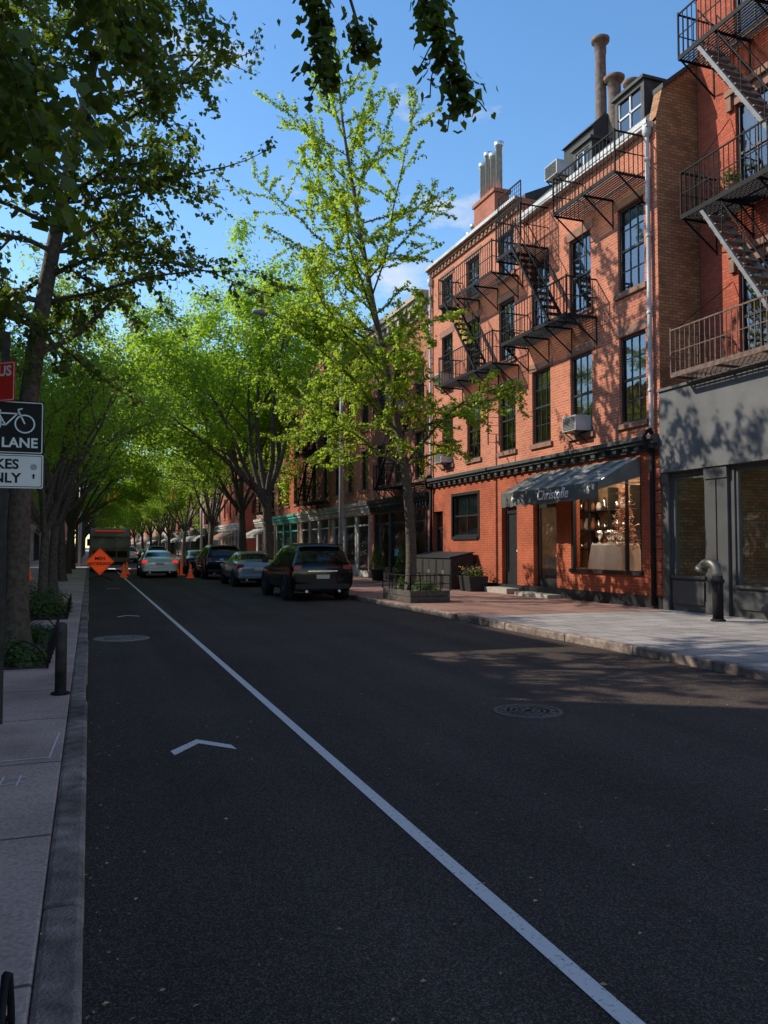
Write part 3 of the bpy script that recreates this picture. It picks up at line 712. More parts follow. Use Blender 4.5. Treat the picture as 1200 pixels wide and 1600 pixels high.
# ---------------------------------------------------------------- building C
C=thing('townhouse','four storey orange brick townhouse with iron fire escape','building',(FX,25.7,.13),'row of townhouses along the street')
CY0,CY1=22.0,29.3
cC=[(22.55,23.6),(25.0,26.05),(27.25,28.25)]
rC=[(4.75,6.8),(7.75,9.75),(10.6,12.0)]
wC=[(a,c,z0,z1) for a,c in cC for z0,z1 in rC]
gC=(25.2,27.3,2.0,3.5); dC=(22.5,23.5,.3,3.4); dC2=(28.2,29.1,.2,3.0)
b=MB(); wallopen(b,FX,1,CY0,CY1,3.95,12.75,wC); shell(b,FX,1,CY0,CY1,3.95,12.75,11); b.obj('wall',M['brickC'],C)
b=MB(); wallopen(b,FX,1,CY0,CY1,.1,3.95,[gC,dC,dC2],.3); b.cur=1; b.box(FX-.035,FX,CY0,CY1,.12,.4); b.cur=0; b.obj('ground_floor_wall',[M['stuccoR'],M['black']],C)
windows_for(C,FX,wC)
add_window(C,1,FX,(gC[0]+gC[1])/2,gC[2],gC[1]-gC[0],1.5,'two',trim=False)
b=MB(); a,c=gC[0],gC[1]; b.box(FX-.03,FX+.06,a-.1,a,1.9,3.6); b.box(FX-.03,FX+.06,c,c+.1,1.9,3.6); b.box(FX-.03,FX+.06,a,c,3.5,3.6); b.box(FX-.06,FX+.06,a,c,1.88,2.0); b.obj('window_surround',M['black'],C)
panel_door(C,FX,dC[0],dC[1],.3,3.4,M['black'],False); panel_door(C,FX,dC2[0],dC2[1],.2,3.0,M['black'],False)
b=MB(); b.box(FX-.5,FX+.25,22.3,23.8,.13,.3); b.obj('step',M['stone'],C); b=MB(); b.box(FX-.25,FX+.25,28.0,29.2,.13,.2); b.obj('step',M['stone'],C)
cornice(C,FX,1,CY0,CY1,3.95,.34,M['darkgray'],.3,'shop_cornice',.45)
cornice(C,FX,1,CY0,CY1,12.42,.34,M['brown'],.2,'cornice',.3)
b=MB(); b.box(FX-.28,FX-.2,CY0,CY1,12.68,12.8); b.obj('gutter',M['whitemetal'],C)
b=MB(); b.box(FX+.1,24,CY0+.0,CY1,12.76,12.9); b.prism([(FX+.1,12.9),(14.2,13.5),(24,13.5),(24,12.9)],'y',CY0,CY1); b.obj('roof',M['slate'],C)
drain(C,FX,29.15,12.4,4.4)
b=MB(); b.box(13.6,14.2,25.35,27.0,13.2,14.5); b.box(13.54,14.26,25.29,27.06,14.5,14.63); b.obj('chimney',M['brickD'],C)
for k in range(4):
    b=MB(); yy=25.55+k*.42; zt=16.45-.22*(k%2); xx=13.9
    b.lathe([(.125,14.63),(.125,zt-.18),(.17,zt-.16),(.18,zt),(.0,zt+.06)],(xx,yy,0),12); b.obj('chimney_flue',M['galv'],C)
for k in range(4): 
    b=MB(); b.lathe([(.1,12.9),(.1,14.6-.2*k),(.15,14.62-.2*k),(.15,14.75-.2*k),(0,14.78-.2*k)],(14.3,28.1+.35*k,0),10)
    b.obj('chimney_flue',M['galv'],C)
f=sub_empty('fire_escape',C)
fe_platform(f,FX,1,22.3,26.4,10.35); fe_platform(f,FX,1,22.3,26.4,7.45)
fe_stair(f,FX,1,25.8,10.35,23.4,7.45,r=.045)
b=MB(); 
for x in (FX-.35,FX-.75): b.bar((x,23.0,7.4),(x,23.0,4.9),.02)
for i in range(9): b.bar((FX-.35,23.0,5.0+i*.27),(FX-.75,23.0,5.0+i*.27),.01)
b.obj('drop_ladder',M['blackiron'],f)
# ---------------------------------------------------------------- building A
AX=14.05
A=thing('apartment_building','red painted brick building with charcoal shopfront and fire escape','building',(AX,9,.13))
wA=[(a,c,z0,z0+2.35) for (a,c) in ((13.25,14.35),(10.9,12.0),(8.5,9.6)) for z0 in (5.75,9.6,13.5)]
b=MB(); wallopen(b,AX,1,2,15.57,5.3,19,wA); shell(b,AX,1,2,15.57,5.3,19,10); b.obj('wall',M['brickA'],A)
for w in wA:
    add_window(A,1,AX,(w[0]+w[1])/2,w[2],w[1]-w[0],2.35,'two',trim=True)
    b=MB(); a,c,z=w[0],w[1],w[3]
    b.box(AX-.12,AX-.02,a-.22,c+.22,z+.25,z+.4); b.box(AX-.09,AX-.02,a-.2,a-.05,z-.1,z+.25); b.box(AX-.09,AX-.02,c+.05,c+.2,z-.1,z+.25); b.obj('window_hood',M['brown'],A)
g1=(14.2,15.3,.95,3.25); g2=(11.3,13.35,.8,3.3); g3=(8.2,10.9,.8,3.3)
b=MB(); wallopen(b,FX+.04,1,2,15.56,.1,5.25,[g1,g2,g3],.2)
b.face([(FX+.04,2,5.25),(AX,2,5.25),(AX,15.56,5.25),(FX+.04,15.56,5.25)]); b.face([(FX+.04,2,.1),(AX,2,.1),(AX,2,5.25),(FX+.04,2,5.25)])
b.obj('shopfront_wall',M['darkgray'],A)
b=MB(); b.box(FX-.07,FX+.035,2,15.56,3.36,5.3); b.box(FX-.1,FX-.072,2,15.57,3.36,3.44); b.box(FX-.12,AX,2,15.58,5.3,5.36); b.obj('fascia',M['graypaint'],A)
for (a,c) in ((13.48,13.78),(13.82,14.12),(11.0,11.2),(15.34,15.52)):
    b=MB(); b.box(FX-.03,FX+.035,a,c,.13,3.35); b.box(FX-.06,FX-.032,a-.02,c+.02,.13,.4); b.box(FX-.06,FX-.032,a-.02,c+.02,3.1,3.35); b.obj('pilaster',M['darkgray'],A)
for (a,c,d,e2) in (g1,g2,g3):
    b=MB()
    b.box(FX+.0,FX+.038,a+.05,c-.05,.3,d-.12)
    b.box(FX+.08,FX+.16,a,a+.07,d,e2); b.box(FX+.08,FX+.16,c-.07,c,d,e2); b.box(FX+.08,FX+.16,a+.07,c-.07,e2-.08,e2); b.box(FX-.02,FX+.16,a,c,d-.06,d)
    b.obj('shop_window_frame',M['darkgray'],A)
    b=MB()
    b.face([(FX+.12,a,d),(FX+.12,a,e2),(FX+.12,c,e2),(FX+.12,c,d)])
    b.obj('shop_window',M['glass'],A)
f=sub_empty('fire_escape',A)
for z in (9.4,13.25): fe_platform(f,AX,1,8.2,15.0,z,1.05,1.05)
fe_platform(f,AX,1,8.2,14.6,5.5,1.75,1.0,M['browniron'],False)
fe_stair(f,AX,1,14.4,13.2,11.9,9.45,.45,.55,M['stairgray']); fe_stair(f,AX,1,14.4,9.35,11.9,5.6,.45,.55,M['stairgray'])
fe_stair(f,AX,1,14.4,17.2,11.9,13.3,.45,.55,M['stairgray'])
for z in (5.5,9.4,13.25):
    for yy in (14.5,11.6): b=MB(); b.bar((AX-.02,yy,z+2.3),(AX-(1.0 if z>6 else 1.7),yy,z+1.02),.012); b.obj('tie_rod',M['blackiron'],f)
# ---------------------------------------------------------------- air conditioners
def acunit(y,z,x=FX,label='white window air conditioner under a sash window'):
    e=lthing('air_conditioner',label,'air conditioner',(x,y,z),0,'window air conditioners')
    b=MB(); b.box(-.42,.1,-.33,.33,0,.42); b.obj('casing',M['whitemetal'],e,bevel=.015)
    b=MB()
    for i in range(9): b.box(-.435,-.421,-.29,.29,.04+i*.04,.055+i*.04)
    b.obj('grille',M['darkgray'],e)
    for sy in (-.25,.25):
        b=MB(); b.bar((-.38,sy,-.02),(0,sy,-.3),.015); b.bar((-.4,sy,-.02),(0,sy,-.02),.015); b.obj('bracket',M['blackiron'],e)
acunit(18.87,4.80); acunit(27.75,7.8); acunit(27.75,4.8); acunit(19.75,12.35,12.85,'white air conditioner at an attic dormer'); acunit(33,7.6)
# ---------------------------------------------------------------- trees
def leaf_mesh(name,C,S,shape,mat_,seed,up=.35):
    g=np.random.default_rng(seed); N=len(C); C=np.asarray(C,dtype=np.float64); S=np.asarray(S)
    n=g.normal(size=(N,3)); n[:,2]=np.abs(n[:,2])+up; n/=np.linalg.norm(n,axis=1)[:,None]
    a=g.normal(size=(N,3)); a[:,2]-=.5; t=a-(a*n).sum(1)[:,None]*n; t/=np.linalg.norm(t,axis=1)[:,None]; bb=np.cross(n,t)
    if shape=='fan':
        loc=[(0,-.45,0),(-.5,.12,.08),(-.28,.45,.03),(0,.3,-.05),(.28,.45,.03),(.5,.12,.08)]; F=[(0,5,4,3),(0,3,2,1)]
    else:
        loc=[(0,-.55,0),(.33,-.05,.06),(0,.55,0),(-.33,-.05,.06)]; F=[(0,1,2,3)]
    K=len(loc); Vv=np.zeros((N,K,3))
    for k,(x,y_,z) in enumerate(loc): Vv[:,k]=C+(bb*x+t*(-y_)+n*z)*S[:,None]
    base=np.arange(N)*K; faces=np.stack([base[:,None]+np.array(f_)[None] for f_ in F],1).reshape(-1,4)
    me=bpy.data.meshes.new(name); me.vertices.add(N*K); me.vertices.foreach_set('co',Vv.reshape(-1).astype(np.float32))
    nf=len(faces); me.loops.add(nf*4); me.loops.foreach_set('vertex_index',faces.reshape(-1).astype(np.int32))
    me.polygons.add(nf); me.polygons.foreach_set('loop_start',(np.arange(nf)*4).astype(np.int32)); me.polygons.foreach_set('loop_total',np.full(nf,4,dtype=np.int32))
    tint=np.clip(np.repeat(g.beta(2,2,N),K),0,1).astype(np.float32)
    at=me.attributes.new('tint','FLOAT','POINT'); at.data.foreach_set('value',tint)
    me.materials.append(mat_); me.update(calc_edges=True); return me
class Tree:
    def __init__(s,seed): s.w=MB(); s.L=[]; s.R=random.Random(seed); s.seed=seed
    def leaves(s,p,spread,n,size): s.L.append((p.x,p.y,p.z,spread,n,size))
    def expand(s):
        g=np.random.default_rng(s.seed); a=np.array(s.L); idx=np.repeat(np.arange(len(a)),a[:,4].astype(int)); q=a[idx]
        off=g.normal(size=(len(q),3))*.5; off[:,2]*=.7
        return q[:,:3]+off*q[:,3:4], q[:,5]*g.uniform(.7,1.25,len(q))
    def br(s,p,d,L,r,lv,P):
        R=s.R; n=max(3,int(L/P['seg'])); pts=[p.copy()]; rad=[r]; d=d.normalized(); ds=[d.copy()]
        for i in range(n):
            j=V((R.gauss(0,1),R.gauss(0,1),R.gauss(0,1)))*P['wig']
            d=(d+j+V((0,0,P['trop'][lv]/n))).normalized(); p=p+d*(L/n); pts.append(p.copy()); ds.append(d.copy()); rad.append(max(.004,r*(1-.85*(i+1)/n)))
        s.w.tube(pts,rad,7 if r>.06 else (5 if r>.02 else 3),False)
        s.sprout(pts,ds,rad,L,lv,P)
    def sprout(s,pts,ds,rad,L,lv,P):
        R=s.R; n=len(pts)-1
        if lv<P['maxlv']:
            k=P['kids'][lv]
            if P.get('perm'): k=max(1,int(L*P['perm'][lv]))
            for i in range(k):
                t=P['t0'][lv]+(1-P['t0'][lv])*(i+R.random()*.9)/k; f=t*n; ii=min(n-1,int(f)); q=pts[ii].lerp(pts[ii+1],f-ii); dd=ds[ii]
                a=V((R.gauss(0,1),R.gauss(0,1),R.gauss(0,1)*P.get('flat',1))); a=a-dd*a.dot(dd); a.normalize()
                an=math.radians(P['ang'][lv]*R.uniform(.75,1.25)); nd=dd*math.cos(an)+a*math.sin(an)
                s.br(q,nd,L*P['len'][lv]*(1.15-.6*t)*R.uniform(.7,1.2),max(.006,rad[ii]*.6),lv+1,P)
        if lv>=P['leaflv']:
            step=P['every']; m=max(1,int(L/step)); t00=P.get('lt0',.15) if lv==0 or not P.get('lt1') else .1
            for i in range(m+1):
                t=t00+(1-t00)*i/m; f=t*n; ii=min(n-1,int(f)); q=pts[ii].lerp(pts[ii+1],f-ii)
                s.leaves(q,P['spread'],max(1,int(P['num']*R.uniform(.5,1.5))),P['size'])
    def poly(s,pts,r0,r1,n=9,flare=0):
        pts=[V(p) for p in pts]; out=[]
        for i in range(len(pts)-1):
            p0=pts[max(0,i-1)];p1=pts[i];p2=pts[i+1];p3=pts[min(len(pts)-1,i+2)]
            for k in range(5):
                t=k/5; out.append(.5*((2*p1)+(p2-p0)*t+(2*p0-5*p1+4*p2-p3)*t*t+(-p0+3*p1-3*p2+p3)*t**3))
        out.append(pts[-1]); m=len(out)-1
        rad=[r0+(r1-r0)*(i/m)**.9 for i in range(m+1)]
        if flare: rad[0]*=1+flare; rad[1]*=1+flare*.35
        s.w.tube(out,rad,n,False); ds=[(out[min(m,i+1)]-out[max(0,i-1)]).normalized() for i in range(m+1)]
        L=sum((out[i+1]-out[i]).length for i in range(m)); return out,ds,rad,L
    def build(s,label,loc,bark,leaf,shape,cat='tree',group=None,rz=0,up=.35,name='street_tree'):
        e=lthing(name,label,cat,loc,rz,group)
        s.w.obj('trunk',bark,e)
        C,S=s.expand(); me=leaf_mesh('crown',C,S,shape,leaf,s.seed,up); o=bpy.data.objects.new('crown',me); COL.objects.link(o); o.parent=e
        return e
PG=dict(seg=.35,wig=.09,trop=[.1,.15,.1,.1],maxlv=2,kids=[8,4],perm=[2.6,2.6],t0=[.12,.15],ang=[55,55],len=[.42,.4],leaflv=0,every=.085,spread=.085,num=4.5,size=.075,lt0=.1)
# kerbside ginkgo: long upswept limbs, drooping leafy skirt on the road side
T=Tree(21)
out,ds,rad,L=T.poly([(0,0,0),(.02,-.02,1.6),(-.16,0,3.7),(-.62,.05,6.1),(-1.1,.1,8.4),(-1.55,.1,10.9),(-1.95,.1,13.2),(-2.2,.1,15.6)],.17,.015,10,.35)
R=T.R; nb=58
for i in range(nb):
    z=3.6+11.5*(i/nb)+R.uniform(-.1,.1); j=min(range(len(out)),key=lambda k:abs(out[k].z-z)); p=out[j].copy()
    az=i*2.4+R.uniform(-.4,.4); 
    f=min(1,max(0,(z-3.6)/11.5)); Lb=(3.3+.9*math.sin(i*1.7))*(1-.80*f**3.2)*R.uniform(.75,1.3)
    side=math.cos(az-.35)
    if z<9.0: Lb*= (1.22 if side<0 else 1-.45*side)
    el=math.radians(R.uniform(14,44)+12*f); d=V((math.cos(az)*math.cos(el),math.sin(az)*math.cos(el),math.sin(el)))
    P=dict(PG); P.update(num=5.2,size=.084,spread=.075,perm=[2.1,1.7],every=.095,len=[.30,.4])
    if z<7.8: P['trop']=[-.35,-.3,-.3,-.2]; P['num']=7.0 if side<.2 else 5; P['perm']=[3.0,2.5]; P['spread']=.12
    T.br(p,d,Lb,max(.018,rad[j]*.38),0,P)
G1=T.build('tall sparse ginkgo tree leaning over kerbside timber planter',(8.35,20.6,.13),M['bark'],M['leafG'],'fan')
T=Tree(33)
out,ds,rad,L=T.poly([(0,0,0),(.03,0,2),(.16,0,4.0),(.42,0,6),(.75,.1,8),(1.15,.2,10.2),(1.5,.2,13)],.2,.03,10,.3)
R=T.R
PL=dict(PG); PL.update(num=6.8,size=.087,spread=.15,every=.1,trop=[-.1,-.15,-.2,-.2],perm=[2.7,2.5],len=[.45,.42])
for i in range(38):
    z=4.4+8.4*i/38; j=min(range(len(out)),key=lambda k:abs(out[k].z-z)); az=i*2.4+R.uniform(-.5,.5); el=math.radians(R.uniform(0,35)); Lb=R.uniform(2.2,3.8)*(1-.35*(z-3.6)/9)
    if math.cos(az)>.3: Lb*=.85
    d=V((math.cos(az)*math.cos(el),math.sin(az)*math.cos(el),math.sin(el))); T.br(out[j].copy(),d,Lb,rad[j]*.4,0,PL)
PS=dict(PL); PS.update(num=2.6,spread=.09,perm=[1.8,1.8],len=[.3,.4])
for i,z in enumerate((5.2,6.0,6.6,7.3,7.9,8.6,9.2)):
    j=min(range(len(out)),key=lambda k:abs(out[k].z-z)); az=(-.35,.25,-.1,.5,.05,-.3,.3)[i]; el=math.radians((6,14,20,10,24,16,28)[i]); d=V((math.cos(az)*math.cos(el),math.sin(az)*math.cos(el),math.sin(el))); T.br(out[j].copy(),d,3.6-.1*i,.03,0,PS)
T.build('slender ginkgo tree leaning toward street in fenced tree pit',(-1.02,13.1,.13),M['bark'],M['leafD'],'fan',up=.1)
T=Tree(45); R=T.R
out,ds,rad,L=T.poly([(0,0,0),(0,.02,2.5),(.1,.1,5),(.3,.2,8)],.19,.04,10,.3)
PN=dict(PG); PN.update(num=4.5,size=.07,spread=.09,every=.07,trop=[-.3,-.5,-.6,-.3],perm=[2.8,3.2],len=[.28,.35],maxlv=2)
def limb(pts,P,r0=.04):
    o_,d_,r_,L_=T.poly(pts,r0,.006,6); T.sprout(o_,d_,r_,L_,0,P)
bx=(-1.4,.6,.13)
def lo(x,y,z): return (x-bx[0],y-bx[1],z-bx[2])
PN2=dict(PN); PN2.update(maxlv=1,t0=[.72,.15],perm=[1.7,3],len=[.06,.3],lt0=.75,lt1=1,num=3.2,every=.065,size=.058,spread=.085,ang=[65,50],trop=[-.3,-.9,-.5,-.3])
limb([lo(-1.3,.7,4.4),lo(-.5,2.0,5.4),lo(.5,3.3,5.7),lo(.95,4.0,5.25),lo(1.1,4.1,4.65),lo(1.2,4.1,4.15)],PN2,.02)
limb([lo(.5,3.3,5.7),lo(1.05,3.95,5.15),lo(1.32,4.1,4.6),lo(1.4,4.1,4.35)],PN2,.015)
limb([lo(-1.3,.7,4.6),lo(-.3,1.6,5.6),lo(.9,3.0,5.8),lo(1.5,3.8,5.1),lo(1.7,3.84,4.4),lo(1.88,3.8,4.0)],PN2,.02)
limb([lo(.9,3.0,5.8),lo(1.5,3.6,5.4),lo(1.72,3.88,4.8),lo(1.76,3.9,4.4)],PN2,.015)
PN3=dict(PN); PN3.update(num=6.8,lt0=.3,perm=[2.6,2.8],len=[.33,.4],spread=.13,size=.075)
limb([lo(-1.3,.8,4.5),lo(-1.2,2.6,5.2),lo(-.9,4.6,5.6),lo(-.5,6.1,5.6)],PN3)
limb([lo(-1.3,.8,4.9),lo(-1.5,3.0,5.6),lo(-1.5,5.2,5.8),lo(-1.3,7.2,5.5)],PN3)
limb([lo(-1.3,.8,5.4),lo(-.6,2.8,6.2),lo(-.1,5.2,6.7),lo(.2,6.8,6.5)],PN3)
limb([lo(-1.3,.8,4.7),lo(-2.0,3.0,5.2),lo(-2.4,5.5,5.3),lo(-2.2,7.5,5.0)],PN3)
limb([lo(-1.3,.8,4.9),lo(-1.9,3.6,6.0),lo(-1.8,6.5,6.4),lo(-1.4,8.6,6.0)],PN3)
limb([lo(-1.3,.8,4.7),lo(-1.8,3.4,5.0),lo(-1.9,6.0,5.0),lo(-1.6,7.9,4.5)],PN3)
for i in range(6):
    z=6+2*i/6; az=i*2.4; j=min(range(len(out)),key=lambda k:abs(out[k].z-z)); T.br(out[j].copy(),V((math.cos(az),math.sin(az),.4)),2.0,.04,0,PL)
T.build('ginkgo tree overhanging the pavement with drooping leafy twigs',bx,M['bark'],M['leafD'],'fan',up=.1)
def broad(seed,H,spread,lean,num=26,size=.15,leaf='leafZ',fork=.22,k1=7,every=.55):
    T=Tree(seed); R=T.R; zf=H*fork
    out,ds,rad,L=T.poly([(0,0,0),(lean*.03,0,zf*.5),(lean*.08,R.uniform(-.1,.1),zf)],H*.015,H*.011,10,.35)
    P=dict(seg=.7,wig=.10,trop=[.35,.1,-.1,-.1],maxlv=3,kids=[k1,5,4],t0=[.3,.25,.3],ang=[42,45,50],len=[.62,.5,.42],leaflv=2,every=every,spread=.55,num=num,size=size,lt0=.35)
    k=7
    for i in range(k):
        az=i*2*math.pi/k+R.uniform(-.3,.3); el=math.radians(R.uniform(38,62) if i%2 else R.uniform(55,75)); d=V((math.cos(az)*math.cos(el)*spread+lean*.12,math.sin(az)*math.cos(el)*spread,math.sin(el)))
        T.br(out[-1-(i%3)].copy(),d,H*R.uniform(.42,.52),H*.0075,0,P)
    T.br(out[-1].copy(),V((lean*.08,0,1)),H*.55,H*.008,0,P)
    return T
TA=broad(51,15,1.25,-1.6,17,.14); TAo=TA.build('broad leafy street tree arching over parked cars',(8.4,39.4,.13),M['barkg'],M['leafZ'],'leaf',group='leafy street trees lining the kerb')
TAo.scale=(1.2,1.2,1.22)
TB=broad(62,14,1.3,-1.2,16,.14); TBo=TB.build('broad leafy street tree with forked dark trunk at kerb',(8.4,46.5,.13),M['barkg'],M['leafZ'],'leaf',group='leafy street trees lining the kerb')
TBo.scale=(1.2,1.2,1.2)
TCt=broad(73,11,1.0,.8,9,.11,k1=5); TCo=TCt.build('leafy street tree in planted pit beside pavement',(-1.0,20.0,.13),M['barkg'],M['leafZ'],'leaf',group='leafy street trees lining the kerb')
TCo.scale=(.75,.75,.78)
lab='leafy street tree further along the kerb'
for (src,x,y,sc,rz) in ((TCo,-1.1,28,1.0,1.0),(TCo,-1.1,37.5,1.15,3.4),(TAo,-1.1,48,.8,3.3),(TCo,-1.1,58,1.35,2.2),(TCo,8.4,60,1.3,.8),
    (TCo,8.4,78,1.25,.3),(TBo,-1.1,78,.9,3.0),(TCo,-1.1,90,1.3,2.9),(TBo,8.4,92,.9,.2),(TCo,8.4,106,1.3,.5),(TAo,-1.1,104,.9,3.2),(TBo,8.4,120,1.0,.4),(TBo,-1.1,120,1.1,3.0),
    (TAo,8.4,140,1.1,.4),(TAo,-1.1,138,1.1,3.4),(TBo,8.4,165,1.1,.4),(TBo,-1.1,160,1.1,3.4),(TAo,8.4,195,1.2,.4),(TAo,-1.1,190,1.2,3.4),(TAo,3,235,1.4,.4),(TBo,-4,240,1.4,1),(TBo,11,240,1.4,1)):
    copy_thing(src,(x,y,.13),rz,(sc,sc,sc),lab)
# ---------------------------------------------------------------- shrubs, pits and fences
def shrub(cx,cy,z,rx,ry,rz_,n,size,label,m,name='shrub',cat='plant',seed=1):
    g=np.random.default_rng(seed); q=g.normal(size=(n,3)); q/=np.linalg.norm(q,axis=1)[:,None]; q*=g.uniform(.55,1,(n,1))*(1+.25*np.sin(q[:,:1]*7)*np.cos(q[:,1:2]*6)); q[:,2]=np.abs(q[:,2])
    C=q*np.array([rx,ry,rz_])
    e=lthing(name,label,cat,(cx,cy,z)); me=leaf_mesh('foliage',C,np.full(n,size),'leaf',m,seed,.3); o=bpy.data.objects.new('foliage',me); COL.objects.link(o); o.parent=e
    b=MB(); RR=random.Random(seed)
    for i in range(9):
        a=RR.uniform(0,6.28); b.tube([(0,0,0),(rx*.4*math.cos(a),ry*.4*math.sin(a),rz_*.4),(rx*.7*math.cos(a),ry*.7*math.sin(a),rz_*.75)],[.012,.008,.004],4)
    b.obj('stem',M['bark'],e); return e
ee=thing('potted_plant','leafy plant in terracotta pot on fire escape platform','plant',(AX-.6,13.9,9.42))
b=MB(); b.lathe([(.13,9.42),(.17,9.72),(.18,9.75),(.0,9.74)],(AX-.6,13.9,0),12); b.obj('pot',M['clay'],ee)
g=np.random.default_rng(12); me=leaf_mesh('foliage',g.normal(size=(260,3))*np.array([.12,.12,.13])+np.array([0,0,.5]),np.full(260,.07),'leaf',M['leafS'],12); o=bpy.data.objects.new('foliage',me); COL.objects.link(o); o.parent=ee
def pit(x0,x1,y0,y1,label,n=5):
    b=MB(); b.face([(x0,y0,.136),(x1,y0,.136),(x1,y1,.136),(x0,y1,.136)]); struct(b.obj('tree_pit_soil',M['soil']))
    e=thing('tree_pit_fence',label,'fence',((x0+x1)/2,(y0+y1)/2,.13),'low hoop fences around tree pits')
    b=MB()
    def hoops(p,q):
        p=V(p);q=V(q); k=max(2,int((q-p).length/.42)); d=(q-p)/k
        for i in range(k):
            a=p+d*i; pts=[a+d*t+V((0,0,.34*math.sin(math.pi*t)**.6)) for t in (0,.08,.25,.5,.75,.92,1)]; b.tube(pts,.011,5)
        b.tube([p+V((0,0,.1)),q+V((0,0,.1))],.009,5)
    hoops((x0,y0,.13),(x1,y0,.13)); hoops((x0,y0,.13),(x0,y1,.13)); hoops((x0,y1,.13),(x1,y1,.13)); hoops((x1,y0,.13),(x1,y1,.13)); b.obj('hoop_rail',M['blackiron'],e)
pit(-1.55,-.45,10.6,14.2,'low black hoop fence around ginkgo tree pit')
pit(-1.6,-.4,17.6,21.2,'low black hoop fence around planted tree pit')
pit(-1.75,-.19,.7,2.62,'low black hoop fence around ivy patch')
for i,(x,y,r,h,l) in enumerate(((-.8,11.1,.35,.28,'low leafy plants in tree pit'),(-1.2,12.0,.35,.3,'low leafy plants in tree pit'),(-.7,13.6,.3,.3,'low leafy plants in tree pit'),(-1.0,18.2,.6,.65,'bushy green shrub in tree pit'),(-.8,19.4,.5,.6,'bushy green shrub in tree pit'),(-1.1,20.6,.55,.7,'bushy green shrub in tree pit'),(-.36,2.4,.18,.13,'ivy leaves inside hoop fence'),(-.8,2.1,.3,.16,'ivy leaves inside hoop fence'))):
    shrub(x,y,.13,r,r,h,1100 if y>5 else 450,.06 if y>5 else .045,l,M['leafS'],seed=100+i)
e=lthing('bollard','short rusty black metal post at the kerb','bollard',(-.25,8.7,.13))
b=MB(); b.lathe([(.055,0),(.055,.66),(.05,.7),(.03,.715),(0,.72)],n=14); b.obj('post',mat('scuffed_black_post',(.04,.032,.03),.7,var=.7,ns=7,bump=.2),e)
b=MB(); b.lathe([(.09,0),(.09,.02),(.06,.03)],n=14); b.obj('base_plate',M['blackiron'],e)
# sign pole with bike lane sign
SX=-.69; dz=.085
e=lthing('street_sign','black and white bike lane sign on dark steel pole','sign',(SX,7.42,.13),0)
b=MB(); b.box(-.03,.03,-.012,.012,0,3.3); b.box(-.03,-.018,.012,.04,0,3.3); b.box(.018,.03,.012,.04,0,3.3)
b.obj('pole',M['pole'],e)
def rplate(b,w,h,zc,y,t=.003,r=.015,xc=0,):
    pts=[]
    for (sx,sz,a0) in ((1,1,0),(-1,1,90),(-1,-1,180),(1,-1,270)):
        for k in range(5):
            a=math.radians(a0+k*22.5); pts.append((xc+sx*(w/2-r)+r*math.cos(a),zc+sz*(h/2-r)+r*math.sin(a)))
    b.prism(pts,'y',y-t/2,y+t/2)
z2=2.0275
b=MB(); rplate(b,.62,.455,2.40+dz,-.02); b.obj('bike_lane_panel',M['signblack'],e)
b=MB(); rplate(b,.60,.435,2.40+dz,-.0225,.001,.013); rp=b.obj('panel_border',M['signwhite'],e)
b=MB(); rplate(b,.584,.419,2.40+dz,-.0245,.001,.01); b.obj('panel_face',M['signblack'],e)
b=MB(); rplate(b,.62,.288,z2+dz,-.02); b.obj('bikes_only_panel',M['signwhite'],e)
b=MB(); rplate(b,.60,.268,z2+dz,-.0225,.001,.013); b.obj('only_panel_border',M['signblack'],e)
b=MB(); rplate(b,.588,.256,z2+dz,-.0245,.001,.01); b.obj('only_panel_face',M['signwhite'],e)
RX=(math.pi/2,0,0)
text_obj('BIKE LANE',.115,M['white'],e,(-.01,-.027,2.265+dz),RX,off=.003,ext=.001,spacing=1.02)
text_obj('BIKES',.115,M['signblack'],e,(-.02,-.027,2.082+dz),RX,off=.003,ext=.001)
text_obj('ONLY',.115,M['signblack'],e,(-.02,-.027,1.965+dz),RX,off=.003,ext=.001)
b=MB(); y=-.028
def ring(cx,cz,r,w=.008,n=22):
    for k in range(n):
        a0=2*math.pi*k/n;a1=2*math.pi*(k+1)/n
        b.face([(cx+(r-w)*math.cos(a0),y,cz+dz+(r-w)*math.sin(a0)),(cx+(r+w)*math.cos(a0),y,cz+dz+(r+w)*math.sin(a0)),(cx+(r+w)*math.cos(a1),y,cz+dz+(r+w)*math.sin(a1)),(cx+(r-w)*math.cos(a1),y,cz+dz+(r-w)*math.sin(a1))])
def ln(x0,z0,x1,z1,w=.006):
    d=V((x1-x0,0,z1-z0)).normalized(); n=V((-d.z,0,d.x))*w; b.face([(x0+n.x,y,z0+dz+n.z),(x1+n.x,y,z1+dz+n.z),(x1-n.x,y,z1+dz-n.z),(x0-n.x,y,z0+dz-n.z)])
ring(.16,2.43,.075,.006); ring(-.10,2.43,.075,.006)
ln(-.10,2.43,.01,2.415);ln(-.10,2.43,-.03,2.515);ln(.01,2.415,-.05,2.525);ln(-.03,2.515,.11,2.515);ln(.01,2.415,.115,2.53);ln(.16,2.43,.105,2.55);ln(.105,2.55,.14,2.56);ln(-.08,2.53,-.025,2.535,.009)
b.obj('bicycle_symbol',M['white'],e)
b=MB(); b.face([(.235+.028*math.cos(k*.785),-.027,2.065+dz+.028*math.sin(k*.785)) for k in range(8)]); b.obj('small_emblem',mat('emblem_gray',(.35,.35,.35),.6),e)
b=MB(); b.face([(.228,-.027,1.965+dz),(.242,-.027,1.965+dz),(.242,-.027,1.99+dz),(.250,-.027,1.99+dz),(.235,-.027,2.01+dz),(.22,-.027,1.99+dz),(.228,-.027,1.99+dz)]); b.obj('small_arrow',M['signblack'],e)
e2=lthing('parking_sign','red parking regulation sign on steel pole','sign',(SX,7.42,.13),math.radians(-38))
b=MB(); rplate(b,.30,.34,2.86,-.05); b.obj('panel',M['signred'],e2)
